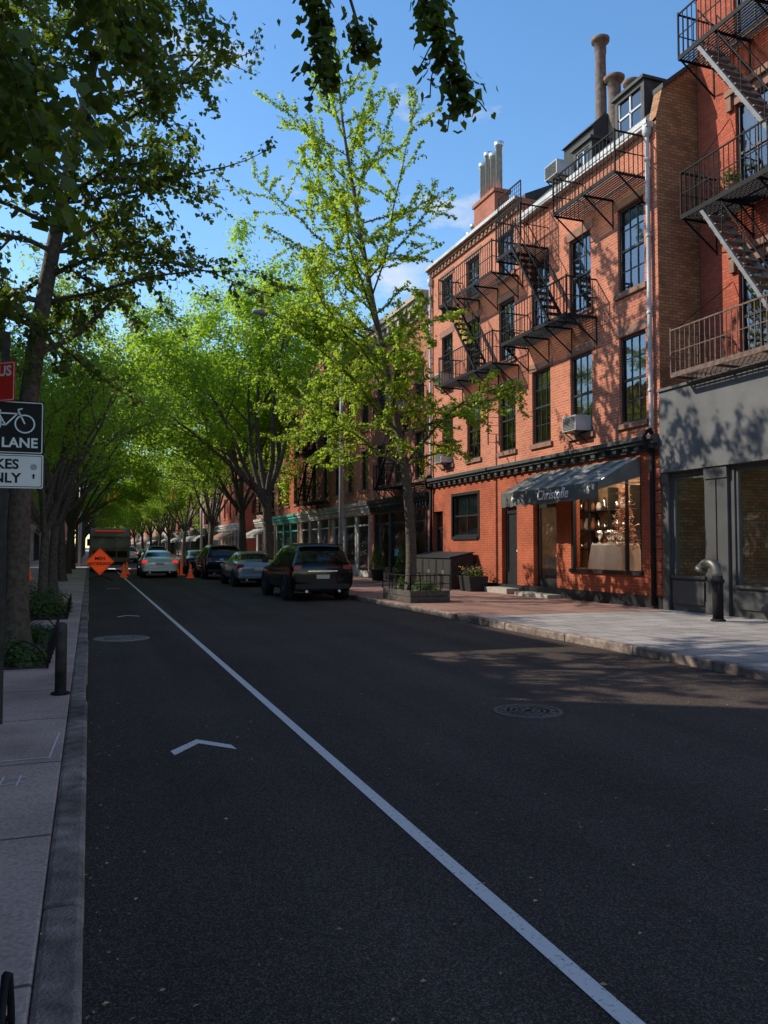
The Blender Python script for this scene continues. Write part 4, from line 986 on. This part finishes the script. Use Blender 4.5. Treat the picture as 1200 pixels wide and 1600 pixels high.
b=MB(); rplate(b,.28,.32,2.86,-.0525,.001,.012); b.obj('panel_border',M['white'],e2)
b=MB(); rplate(b,.266,.306,2.86,-.0545,.001,.01); b.obj('panel_face',M['signred'],e2)
text_obj('BUS',.12,M['white'],e2,(.01,-.057,2.945),RX,off=.003,ext=.001)
# ---------------------------------------------------------------- right pavement furniture
e=thing('tree_planter','weathered timber planter box around ginkgo base with flowers','planter',(8.45,20.6,.13))
b=MB(); x0,x1,y0,y1=7.95,9.1,19.6,21.7
for k in range(2):
    z0=.13+k*.16; b.box(x0,x1,y0,y0+.1,z0+.004,z0+.155); b.box(x0,x1,y1-.1,y1,z0+.004,z0+.155); b.box(x0,x0+.1,y0+.1,y1-.1,z0+.004,z0+.155); b.box(x1-.1,x1,y0+.1,y1-.1,z0+.004,z0+.155)
b.obj('timber_wall',M['planterw'],e,bevel=.012)
b=MB(); b.face([(x0+.1,y0+.1,.38),(x1-.1,y0+.1,.38),(x1-.1,y1-.1,.38),(x0+.1,y1-.1,.38)]); b.obj('soil',M['soil'],e)
b=MB()
for (p,q) in (((x0,y0),(x1,y0)),((x0,y0),(x0,y1)),((x1,y0),(x1,y1)),((x0,y1),(x1,y1))):
    b.bar((*p,.85),(*q,.85),.018); b.bar((*p,.62),(*q,.62),.012)
    for t in (0,.25,.5,.75,1): b.bar((p[0]+(q[0]-p[0])*t,p[1]+(q[1]-p[1])*t,.43),(p[0]+(q[0]-p[0])*t,p[1]+(q[1]-p[1])*t,.85),.016)
b.obj('rail',M['blackiron'],e)
shrub(8.5,20.0,.38,.45,.35,.34,800,.06,'low green groundcover in timber planter',M['leafS'],seed=201); shrub(8.5,21.2,.38,.4,.35,.36,700,.06,'low green groundcover in timber planter',M['leafS'],seed=202)
for i in range(3):
    yy=25.3+i*1.25
    e=lthing('bin_cabinet','near-black wooden bin cabinet with sloping lid','cabinet',(12.2,yy+.6,.13),0,'bin cabinets against the wall')
    b=MB(); b.prism([(-.42,0),(.45,0),(.45,1.25),(-.42,1.08)],'y',-.6,.6); b.obj('body',M['woodbrown'],e,bevel=.015)
    b=MB(); b.prism([(-.47,1.085),(.47,1.265),(.47,1.31),(-.47,1.13)],'y',-.615,.615); b.obj('lid',M['trim'],e)
    for s_ in (-.3,.3):
        b=MB(); b.box(-.435,-.422,s_-.26,s_+.26,.08,1.0); b.obj('door',M['woodbrown'],e)
        b=MB(); h_=.045 if s_>0 else -.045; b.box(-.46,-.436,h_-.015,h_+.015,.5,.66); b.obj('handle',M['galv'],e)
e=lthing('flower_planter','black square planter box with yellow and purple flowers','planter',(12.15,24.3,.13))
b=MB(); b.prism([(-.3,0),(.3,0),(.36,.5),(-.36,.5)],'y',-.4,.4); b.obj('box',M['trim'],e,bevel=.01)
g=np.random.default_rng(3); C_=g.normal(size=(500,3))*np.array([.17,.22,.1])+np.array([0,0,.6]); me=leaf_mesh('foliage',C_,np.full(500,.07),'leaf',M['leafS'],5); o=bpy.data.objects.new('foliage',me); COL.objects.link(o); o.parent=e
b=MB(); R=random.Random(2)
for k in range(80):
    b.cur=k%2; b.lathe([(0,-.02),(.035,0),(0,.02)],(R.gauss(0,.17),R.gauss(0,.22),.68+R.uniform(-.05,.14)),6)
b.obj('blossom',[M['flower'],M['flowerp']],e)
def topiary(x,y):
    e=lthing('topiary','conical evergreen topiary in black pot beside shop door','plant',(x,y,.13),0,'potted evergreens by shop doors')
    b=MB(); b.lathe([(.22,0),(.28,.45),(.3,.47),(.3,.5),(0,.49)],n=16); b.obj('pot',M['trim'],e)
    g=np.random.default_rng(6); n=1500; z=g.uniform(0,1,n)**1.2; a=g.uniform(0,6.28,n); r=.36*(1-z)*g.uniform(.8,1.1,n); C_=np.stack([r*np.cos(a),r*np.sin(a),.5+z*1.25],1)
    me=leaf_mesh('foliage',C_,np.full(n,.06),'leaf',M['leafS'],7); o=bpy.data.objects.new('foliage',me); COL.objects.link(o); o.parent=e
    b=MB(); b.tube([(0,0,.45),(0,0,1.6)],[.03,.01],6); b.obj('stem',M['bark'],e)
topiary(11.9,33.2); topiary(11.9,30.2)
e=lthing('vent_pipe','dark gooseneck vent pipe standing on pavement','pipe',(11.75,12.7,.13))
wsp=mat('worn_steel_pipe',(.13,.12,.105),.45,metal=.4,var=.5,ns=6)
b=MB(); b.tube([(0,0,0),(0,0,.9)],.105,18); b.lathe([(.145,0),(.145,.03),(.11,.05)],n=18); b.lathe([(.105,.74),(.13,.76),(.13,.82),(.105,.84)],n=18)
b.obj('riser',M['blackiron'],e)
b=MB(); pts=[(0,0,.88)]
for k in range(9):
    a=math.pi/2*k/8; pts.append((0,.2*(1-math.cos(a)),.95+.2*math.sin(a)))
pts+=[(0,.3,1.14),(0,.38,1.1),(0,.44,1.02)]
b.tube(pts,.1,16); b.tube([(0,.42,1.06),(0,.455,.99)],.125,16); b.obj('gooseneck',wsp,e)
e=lthing('street_lamp','tall grey street lamp with long curved arm over road','street lamp',(8.2,26.6,.13))
b=MB(); b.tube([(0,0,0),(0,0,5),(0,0,9.2)],[.09,.075,.05],12); b.lathe([(.2,0),(.2,.1),(.14,.5),(.1,.9)],n=12); b.obj('pole',M['lampgray'],e)
b=MB(); b.tube([(0,0,9.0),(-.5,0,9.25),(-1.4,0,9.42),(-2.5,0,9.45)],[.035,.03,.026,.024],8); b.obj('arm',M['lampgray'],e)
b=MB(); b.lathe([(0,-.35),(.08,-.33),(.12,-.1),(.12,.1),(.07,.3),(.03,.36),(0,.37)],(-2.8,0,9.44),14,'x'); b.obj('lamp_head',M['lampgray'],e)
def tlight(x,y,arm,label):
    e=lthing('traffic_light',label,'traffic light',(x,y,.13),0,'traffic lights at the crossing')
    b=MB(); b.tube([(0,0,0),(0,0,6.2)],[.1,.07],10); b.tube([(0,0,5.9),(arm*.5,0,6.25),(arm,0,6.3)],[.05,.04,.035],8); b.obj('pole',M['lampgray'],e)
    b=MB(); b.box(arm-.17,arm+.17,-.12,.12,5.15,6.2); b.obj('housing',M['yellow'],e,bevel=.03)
    for k in range(3):
        b=MB(); b.lathe([(.11,0),(.13,0),(.13,-.16),(.12,-.16)],(arm,-.12,5.34+k*.33),12,'y'); b.obj('visor',M['yellow'],e)
        b=MB(); b.lathe([(0,-.125),(.1,-.125),(.1,-.12)],(arm,0,5.34+k*.33),12,'y'); b.obj('lamp',M['taillit'] if k==2 else M['trim'],e)
tlight(-.7,64.4,2.6,'yellow three lamp traffic light hanging from a pole arm'); tlight(8.3,64.4,-2.2,'yellow three lamp traffic light on grey pole'); tlight(-.7,74,2.2,'yellow three lamp traffic light across the junction')
e=lthing('work_sign','orange diamond roadworks sign on low folding stand','sign',(.48,40.3,0),math.radians(-6))
b=MB(); s_=.65
b.prism([(0,.92-s_),(s_,.92),(0,.92+s_),(-s_,.92)],'y',-.01,.01); b.obj('panel',M['orange'],e)
b=MB()
for (p,q) in (((0,.92-.61),(.61,.92)),((.61,.92),(0,1.53)),((0,1.53),(-.61,.92)),((-.61,.92),(0,.31))): b.bar((p[0],-.013,p[1]),(q[0],-.013,q[1]),.012)
b.obj('border',M['signblack'],e)
text_obj('MEN',.23,M['signblack'],e,(0,-.02,1.06),RX,off=.006,ext=.001); text_obj('WORKING',.21,M['signblack'],e,(0,-.02,.81),RX,off=.006,ext=.001)
b=MB(); b.bar((0,.03,0.1),(0,.03,1.4),.02)
for (dx,dy) in ((-.6,-.4),(.6,-.4),(-.6,.5),(.6,.5)): b.bar((0,.03,.28),(dx,dy,.01),.018)
b.obj('stand',M['blackiron'],e)
def cone(x,y,h=.72):
    e=lthing('traffic_cone','orange traffic cone with white band on asphalt','traffic cone',(x,y,0 if 0<x<KX else .13),0,'orange traffic cones')
    b=MB(); b.lathe([(.16,.03),(.1,h*.45)],n=14); b.lathe([(.075,h*.62),(.04,h*.98),(0,h)],n=14); b.obj('cone_body',M['orange2'],e)
    b=MB(); b.lathe([(.1,h*.45),(.075,h*.62)],n=14); b.obj('band',M['white'],e)
    b=MB(); b.box(-.19,.19,-.19,.19,0,.035); b.obj('base',M['orange2'],e)
for (x,y) in ((1.75,45),(2.1,50),(4.95,42.6),(5.2,52),(-2.6,40),(-1.4,43),(5.3,60),(2.2,58)): cone(x,y)
def delin(x,y):
    e=lthing('delineator_post','orange delineator post with white bands beside road','traffic post',(x,y,.0),0,'delineator posts')
    b=MB(); b.lathe([(.2,0),(.2,.05),(.07,.06),(.07,1.1),(.03,1.15),(0,1.16)],n=12); b.obj('post',M['orange2'],e)
    for z in (.75,.93): b=MB(); b.lathe([(.073,z),(.073,z+.1)],n=12); b.obj('band',M['white'],e)
delin(5.1,53.5); delin(4.95,47.0); delin(5.15,57)
# ---------------------------------------------------------------- vehicles
def wheel(par,x,y,r,side):
    w=sub_empty('wheel',par); w.location=(x,y,r); WO[w.name]=V((0,0,0))
    t=.11
    b=MB(); b.lathe([(r*.62,-t),(r*.9,-t*1.02),(r*.98,-t*.8),(r,-t*.4),(r,t*.4),(r*.98,t*.8),(r*.9,t*1.02),(r*.62,t)],n=28,axis='x'); b.obj('tyre',M['rubber'],w)
    b=MB(); o=side*t*.75
    b.lathe([(r*.62,o-.02*side),(r*.66,o+.01*side),(r*.6,o+.012*side),(r*.57,o-.05*side),(r*.57,o-.1*side)],n=28,axis='x')
    for k in range(7):
        a=k*2*math.pi/7; b.tube([(o,.04*math.cos(a),.04*math.sin(a)),(o-.01*side,r*.6*math.cos(a),r*.6*math.sin(a))],[.035,.02],5)
    b.lathe([(0,o+.015*side),(.06,o+.01*side),(.06,o-.03*side)],n=12,axis='x'); b.obj('rim',M['rim'],w)
SUV=[(-2.38,.46,.78,.82,.84,.70),(-2.37,.34,1.0,1.04,.93,.84),(-2.32,.28,1.06,1.12,.97,.84),(-2.12,.27,1.10,1.60,.98,.74),(-1.86,.26,1.10,1.70,.98,.72),(-.7,.26,1.08,1.75,.98,.72),(.3,.26,1.05,1.71,.98,.70),(1.12,.26,1.03,1.10,.975,.77),(1.9,.27,.95,1.01,.95,.75),(2.28,.3,.80,.84,.88,.68),(2.38,.4,.6,.64,.78,.6)]
SED=[(-2.38,.42,.72,.76,.78,.62),(-2.35,.3,.90,.95,.88,.74),(-2.2,.25,.97,1.03,.90,.75),(-1.85,.24,.98,1.06,.915,.74),(-1.15,.23,.97,1.36,.92,.62),(-.4,.23,.95,1.45,.92,.63),(.35,.23,.93,1.42,.92,.61),(1.15,.23,.92,.99,.91,.72),(1.85,.24,.82,.88,.90,.70),(2.25,.27,.66,.70,.84,.62),(2.36,.36,.52,.56,.74,.56)]
def car(kind,x,yrear,paint,label,lit=False,rz=0,yc=None):
    S=SUV if kind=='suv' else SED
    e=lthing('car',label,'car',(x,yrear+2.38,0),rz,'cars on the street')
    rings=[]
    for (yy,zb,zs,zt,w,wt) in S:
        h=[(0,zb),(.82*w,zb),(w*.975,zb+.12),(w,(zb+zs)/2),(w*.985,zs-.07),(w*.95,zs),(wt,zt-.05),(wt*.82,zt),(0,zt+.015)]
        ring=[(a,yy,c) for a,c in h]+[(-a,yy,c) for a,c in h[-2:0:-1]]; rings.append(ring)
    n=len(rings[0]); vs=[p for r_ in rings for p in r_]; fs=[];mi=[]
    last=len(S)-1
    rg=2 if kind=='suv' else 3; wsi=6
    for i in range(last):
        for k in range(n):
            k2=(k+1)%n; fs.append((i*n+k,(i+1)*n+k,(i+1)*n+k2,i*n+k2)); m_=0
            kk=k if k<8 else n-1-k
            if kk==5 and ((kind=='suv' and 3<=i<=5) or (kind!='suv' and 4<=i<=5)): m_=1
            if kk==5 and i in (rg,wsi) : m_=1
            if kk in (6,7) and i in (rg,wsi): m_=1
            if kk==0: m_=2
            mi.append(m_)
    for (r0,fl) in ((0,False),(last*n,True)):
        for k in range(8):
            a,b_=k,k+1; c=(n-k-1)%n if k<8 else 0; d=(n-k)%n
            q=[r0+a,r0+b_,r0+c,r0+d] 
            q=list(dict.fromkeys(q)); fs.append(tuple(q[::-1] if fl else q)); mi.append(0)
    me=bpy.data.meshes.new('tmp'); me.from_pydata(vs,[],fs); me.polygons.foreach_set('material_index',mi)
    for m_ in (0,1,2): me.materials.append([M[paint],M['carglass'],M['trim']][m_])
    o=bpy.data.objects.new('tmp',me); COL.objects.link(o); md=o.modifiers.new('s','SUBSURF'); md.levels=2; md.render_levels=2
    bpy.context.view_layer.update(); ev=bpy.data.meshes.new_from_object(o.evaluated_get(bpy.context.evaluated_depsgraph_get())); bpy.data.objects.remove(o)
    for (idx,nm,mt) in ((0,'body',M[paint]),(1,'windows',M['carglass']),(2,'underbody',M['trim'])):
        m2=bpy.data.meshes.new(nm); used={};vv=[];ff=[]
        for p in ev.polygons:
            if p.material_index!=idx: continue
            f_=[]
            for vi in p.vertices:
                if vi not in used: used[vi]=len(vv); vv.append(ev.vertices[vi].co[:])
                f_.append(used[vi])
            ff.append(f_)
        m2.from_pydata(vv,[],ff); m2.materials.append(mt); m2.polygons.foreach_set('use_smooth',[True]*len(ff)); ob=bpy.data.objects.new(nm,m2); COL.objects.link(ob); ob.parent=e
    W=S[5][4]; r=.37 if kind=='suv' else .33; wy=(-1.42,1.42)
    for yy in wy:
        for sd in (-1,1):
            b=MB(); b.lathe([(r*1.14,-.25),(r*1.14,.02),(r*1.05,.022),(r*1.0,-.06)],(0,0,0),28,'x')
            b.v=[(sd*(W-.012+p[0]) ,yy+p[1],r+.02+p[2]) for p in b.v]; b.obj('wheel_arch',M['trim'],e)
            wheel(e,sd*(W-.11),yy,r,sd)
    yr=-2.37; tm=M['taillit'] if lit else M['tail']; zt=.98 if kind=='suv' else .84
    for sd in (-1,1):
        b=MB(); b.box(sd*.62,sd*.9,yr+.0,yr+.14,zt-.07,zt+.09); b.obj('tail_light',tm,e,bevel=.03)
        b=MB(); b.box(sd*.55,sd*.8,2.2,2.33,.62 if kind!='suv' else .74,.74 if kind!='suv' else .86); b.obj('headlight',M['head'],e,bevel=.03)
        b=MB(); b.box(sd*(W-.01),sd*(W+.19),.72,.84,1.0 if kind!='suv' else 1.1,1.12 if kind!='suv' else 1.26); b.obj('mirror',M[paint],e,bevel=.03)
    b=MB(); b.box(-.85,.85,yr-.03,yr+.1,.34,.52); b.obj('bumper',M['trim'] if kind=='suv' else M[paint],e,bevel=.04)
    b=MB(); b.box(-.2,.2,yr-.035,yr-.02,.67,.79); b.obj('number_plate',M['plate'],e)
    for sd in (-1,1):
        b=MB(); b.tube([(sd*.5,yr-.05,.3),(sd*.5,yr+.2,.3)],.04,10); b.obj('exhaust',M['galv'],e)
    if kind=='suv':
        b=MB(); b.box(-.66,.66,-2.24,-1.98,1.655,1.69); b.obj('spoiler',M[paint],e,bevel=.015)
        b=MB(); b.box(-.45,.45,yr-.012,yr+.05,.88,.91); b.obj('chrome_strip',M['silver'],e)
    for sd in (-1,1):
        for yy in (-.35,.55):
            b=MB(); b.box(sd*(W-.004),sd*(W+.012),yy,yy+.15,.88,.905); b.obj('door_handle',M[paint],e)
    return e
car('suv',6.5,22.9,'carblack','black suv parked at kerb beside timber planter')
car('sedan',6.4,31.8,'carsilver','blue grey sedan parked between two suvs')
car('suv',6.3,40.0,'carblack','black suv parked behind grey sedan under trees')
car('sedan',3.45,43.0,'carwhite','silver white sedan driving away with brake lights lit',True)
car('sedan',6.3,48.5,'cardark','dark sedan parked at kerb under trees')
for i,(x,y,p) in enumerate(((3.6,84,'carwhite'),(3.4,95,'cardark'),(6.2,80,'carblack'),(6.2,87,'carsilver'),(3.5,108,'carred'),(1.2,90,'cardark'),(1.2,100,'carwhite'),(6.2,96,'carblack'))):
    car('sedan' if i%2 else 'suv',x,y,p,'distant car in traffic beyond the junction',i<2)
e=lthing('refuse_truck','tan and white work truck stopped beside the kerb','truck',(1.25,54.5,0))
b=MB(); b.prism([(0,.7),(0,1.5),(.35,2.3),(.7,2.85),(5.2,2.85),(5.2,.7)],'x',-1.2,1.2); b.obj('body',M['truckg'],e,bevel=.05)
b=MB()
for k in range(7):
    yy=.9+k*.7
    for sd in (-1,1): b.box(sd*1.2,sd*1.26,yy,yy+.08,.75,2.8)
for xx in (-1.15,-.4,.4,1.15): b.bar((xx,-.03,.85),(xx,-.03,1.5),.05); b.bar((xx,-.03,1.5),(xx,.31,2.3),.05); b.bar((xx,.31,2.3),(xx,.66,2.86),.05)
b.box(-1.22,1.22,-.07,.0,.65,.85); b.box(-1.2,1.2,-.06,.35,1.5,1.6); b.box(-1.2,1.2,.24,.5,2.25,2.34); b.objs('rib',M['truckg'],e)
b=MB(); b.box(-1.05,1.05,-.03,.02,.95,1.35); b.obj('hopper',M['dark'],e)
b=MB(); b.box(-.9,.9,.45,.6,2.6,2.72); b.obj('marker_lamp_bar',M['orange2'],e)
b=MB(); b.box(-1.15,1.15,5.35,7.1,.6,2.6); b.obj('cab',M['carwhite'],e,bevel=.12)
b=MB(); b.box(-1.17,1.17,5.7,6.6,1.6,2.3); b.box(-1.0,1.0,7.08,7.12,1.5,2.35); b.obj('cab_window',M['carglass'],e)
for sd in (-1,1):
    for yy in (1.3,2.5,6.1): wheel(e,sd*1.05,yy,.5,sd)
    b=MB(); b.box(sd*1.15,sd*.95,-.12,-.071,.68,.82); b.obj('tail_light',M['tail'],e)
    b=MB(); b.box(sd*1.18,sd*1.42,6.9,6.95,1.7,2.2); b.obj('mirror',M['trim'],e)
b=MB(); b.box(-1.0,1.0,0,6.9,.45,.62); b.obj('chassis',M['trim'],e)
# ---------------------------------------------------------------- world, sun, camera
sd=V((-1,.6,.86)).normalized(); el=math.asin(sd.z); az=math.atan2(sd.x,sd.y)
w=bpy.data.worlds.new('World'); SC.world=w; w.use_nodes=True; t=w.node_tree; t.nodes.clear(); N=t.nodes; L=t.links
out=N.new('ShaderNodeOutputWorld'); bg=N.new('ShaderNodeBackground'); bg.inputs[1].default_value=.15; L.new(bg.outputs[0],out.inputs[0])
sk=N.new('ShaderNodeTexSky'); sk.sky_type='NISHITA'; sk.sun_disc=False; sk.sun_elevation=el; sk.sun_rotation=az; sk.air_density=1.1; sk.dust_density=.2; sk.ozone_density=1.6; sk.altitude=20
hs=N.new('ShaderNodeHueSaturation'); hs.inputs['Saturation'].default_value=1.22; hs.inputs['Value'].default_value=1.58; L.new(sk.outputs[0],hs.inputs['Color'])
tc=N.new('ShaderNodeTexCoord'); mp=N.new('ShaderNodeMapping'); mp.inputs['Scale'].default_value=(2.6,2.6,6); mp.inputs['Location'].default_value=(3.3,1.1,.7); L.new(tc.outputs['Generated'],mp.inputs[0])
nz=N.new('ShaderNodeTexNoise'); nz.inputs['Scale'].default_value=1.5; nz.inputs['Detail'].default_value=8; nz.inputs['Roughness'].default_value=.6; L.new(mp.outputs[0],nz.inputs['Vector'])
cr=N.new('ShaderNodeValToRGB'); cr.color_ramp.elements[0].position=.6; cr.color_ramp.elements[1].position=.74; cr.color_ramp.elements[1].color=(.85,.85,.85,1); L.new(nz.outputs['Fac'],cr.inputs['Fac'])
mx=N.new('ShaderNodeMix'); mx.data_type='RGBA'; L.new(cr.outputs[0],mx.inputs[0]); L.new(hs.outputs[0],mx.inputs[6]); mx.inputs[7].default_value=(6,6.1,6.3,1); L.new(mx.outputs[2],bg.inputs[0])
su=bpy.data.lights.new('sun','SUN'); su.energy=5; su.angle=math.radians(.5); su.color=(1,.94,.82); so=bpy.data.objects.new('sun',su); COL.objects.link(so); so.rotation_euler=(-sd).to_track_quat('-Z','Y').to_euler(); so.location=(-20,10,30)
ca=bpy.data.cameras.new('camera'); ca.sensor_fit='VERTICAL'; ca.sensor_height=36; ca.lens=28.125; ca.clip_end=4000; ca.clip_start=.05
co=bpy.data.objects.new('camera',ca); COL.objects.link(co); co.location=(0,0,1.6); co.rotation_euler=(math.radians(92.52),0,math.radians(-20.2)); SC.camera=co
SC.view_settings.view_transform='Standard'; SC.view_settings.look='None'; SC.view_settings.exposure=0
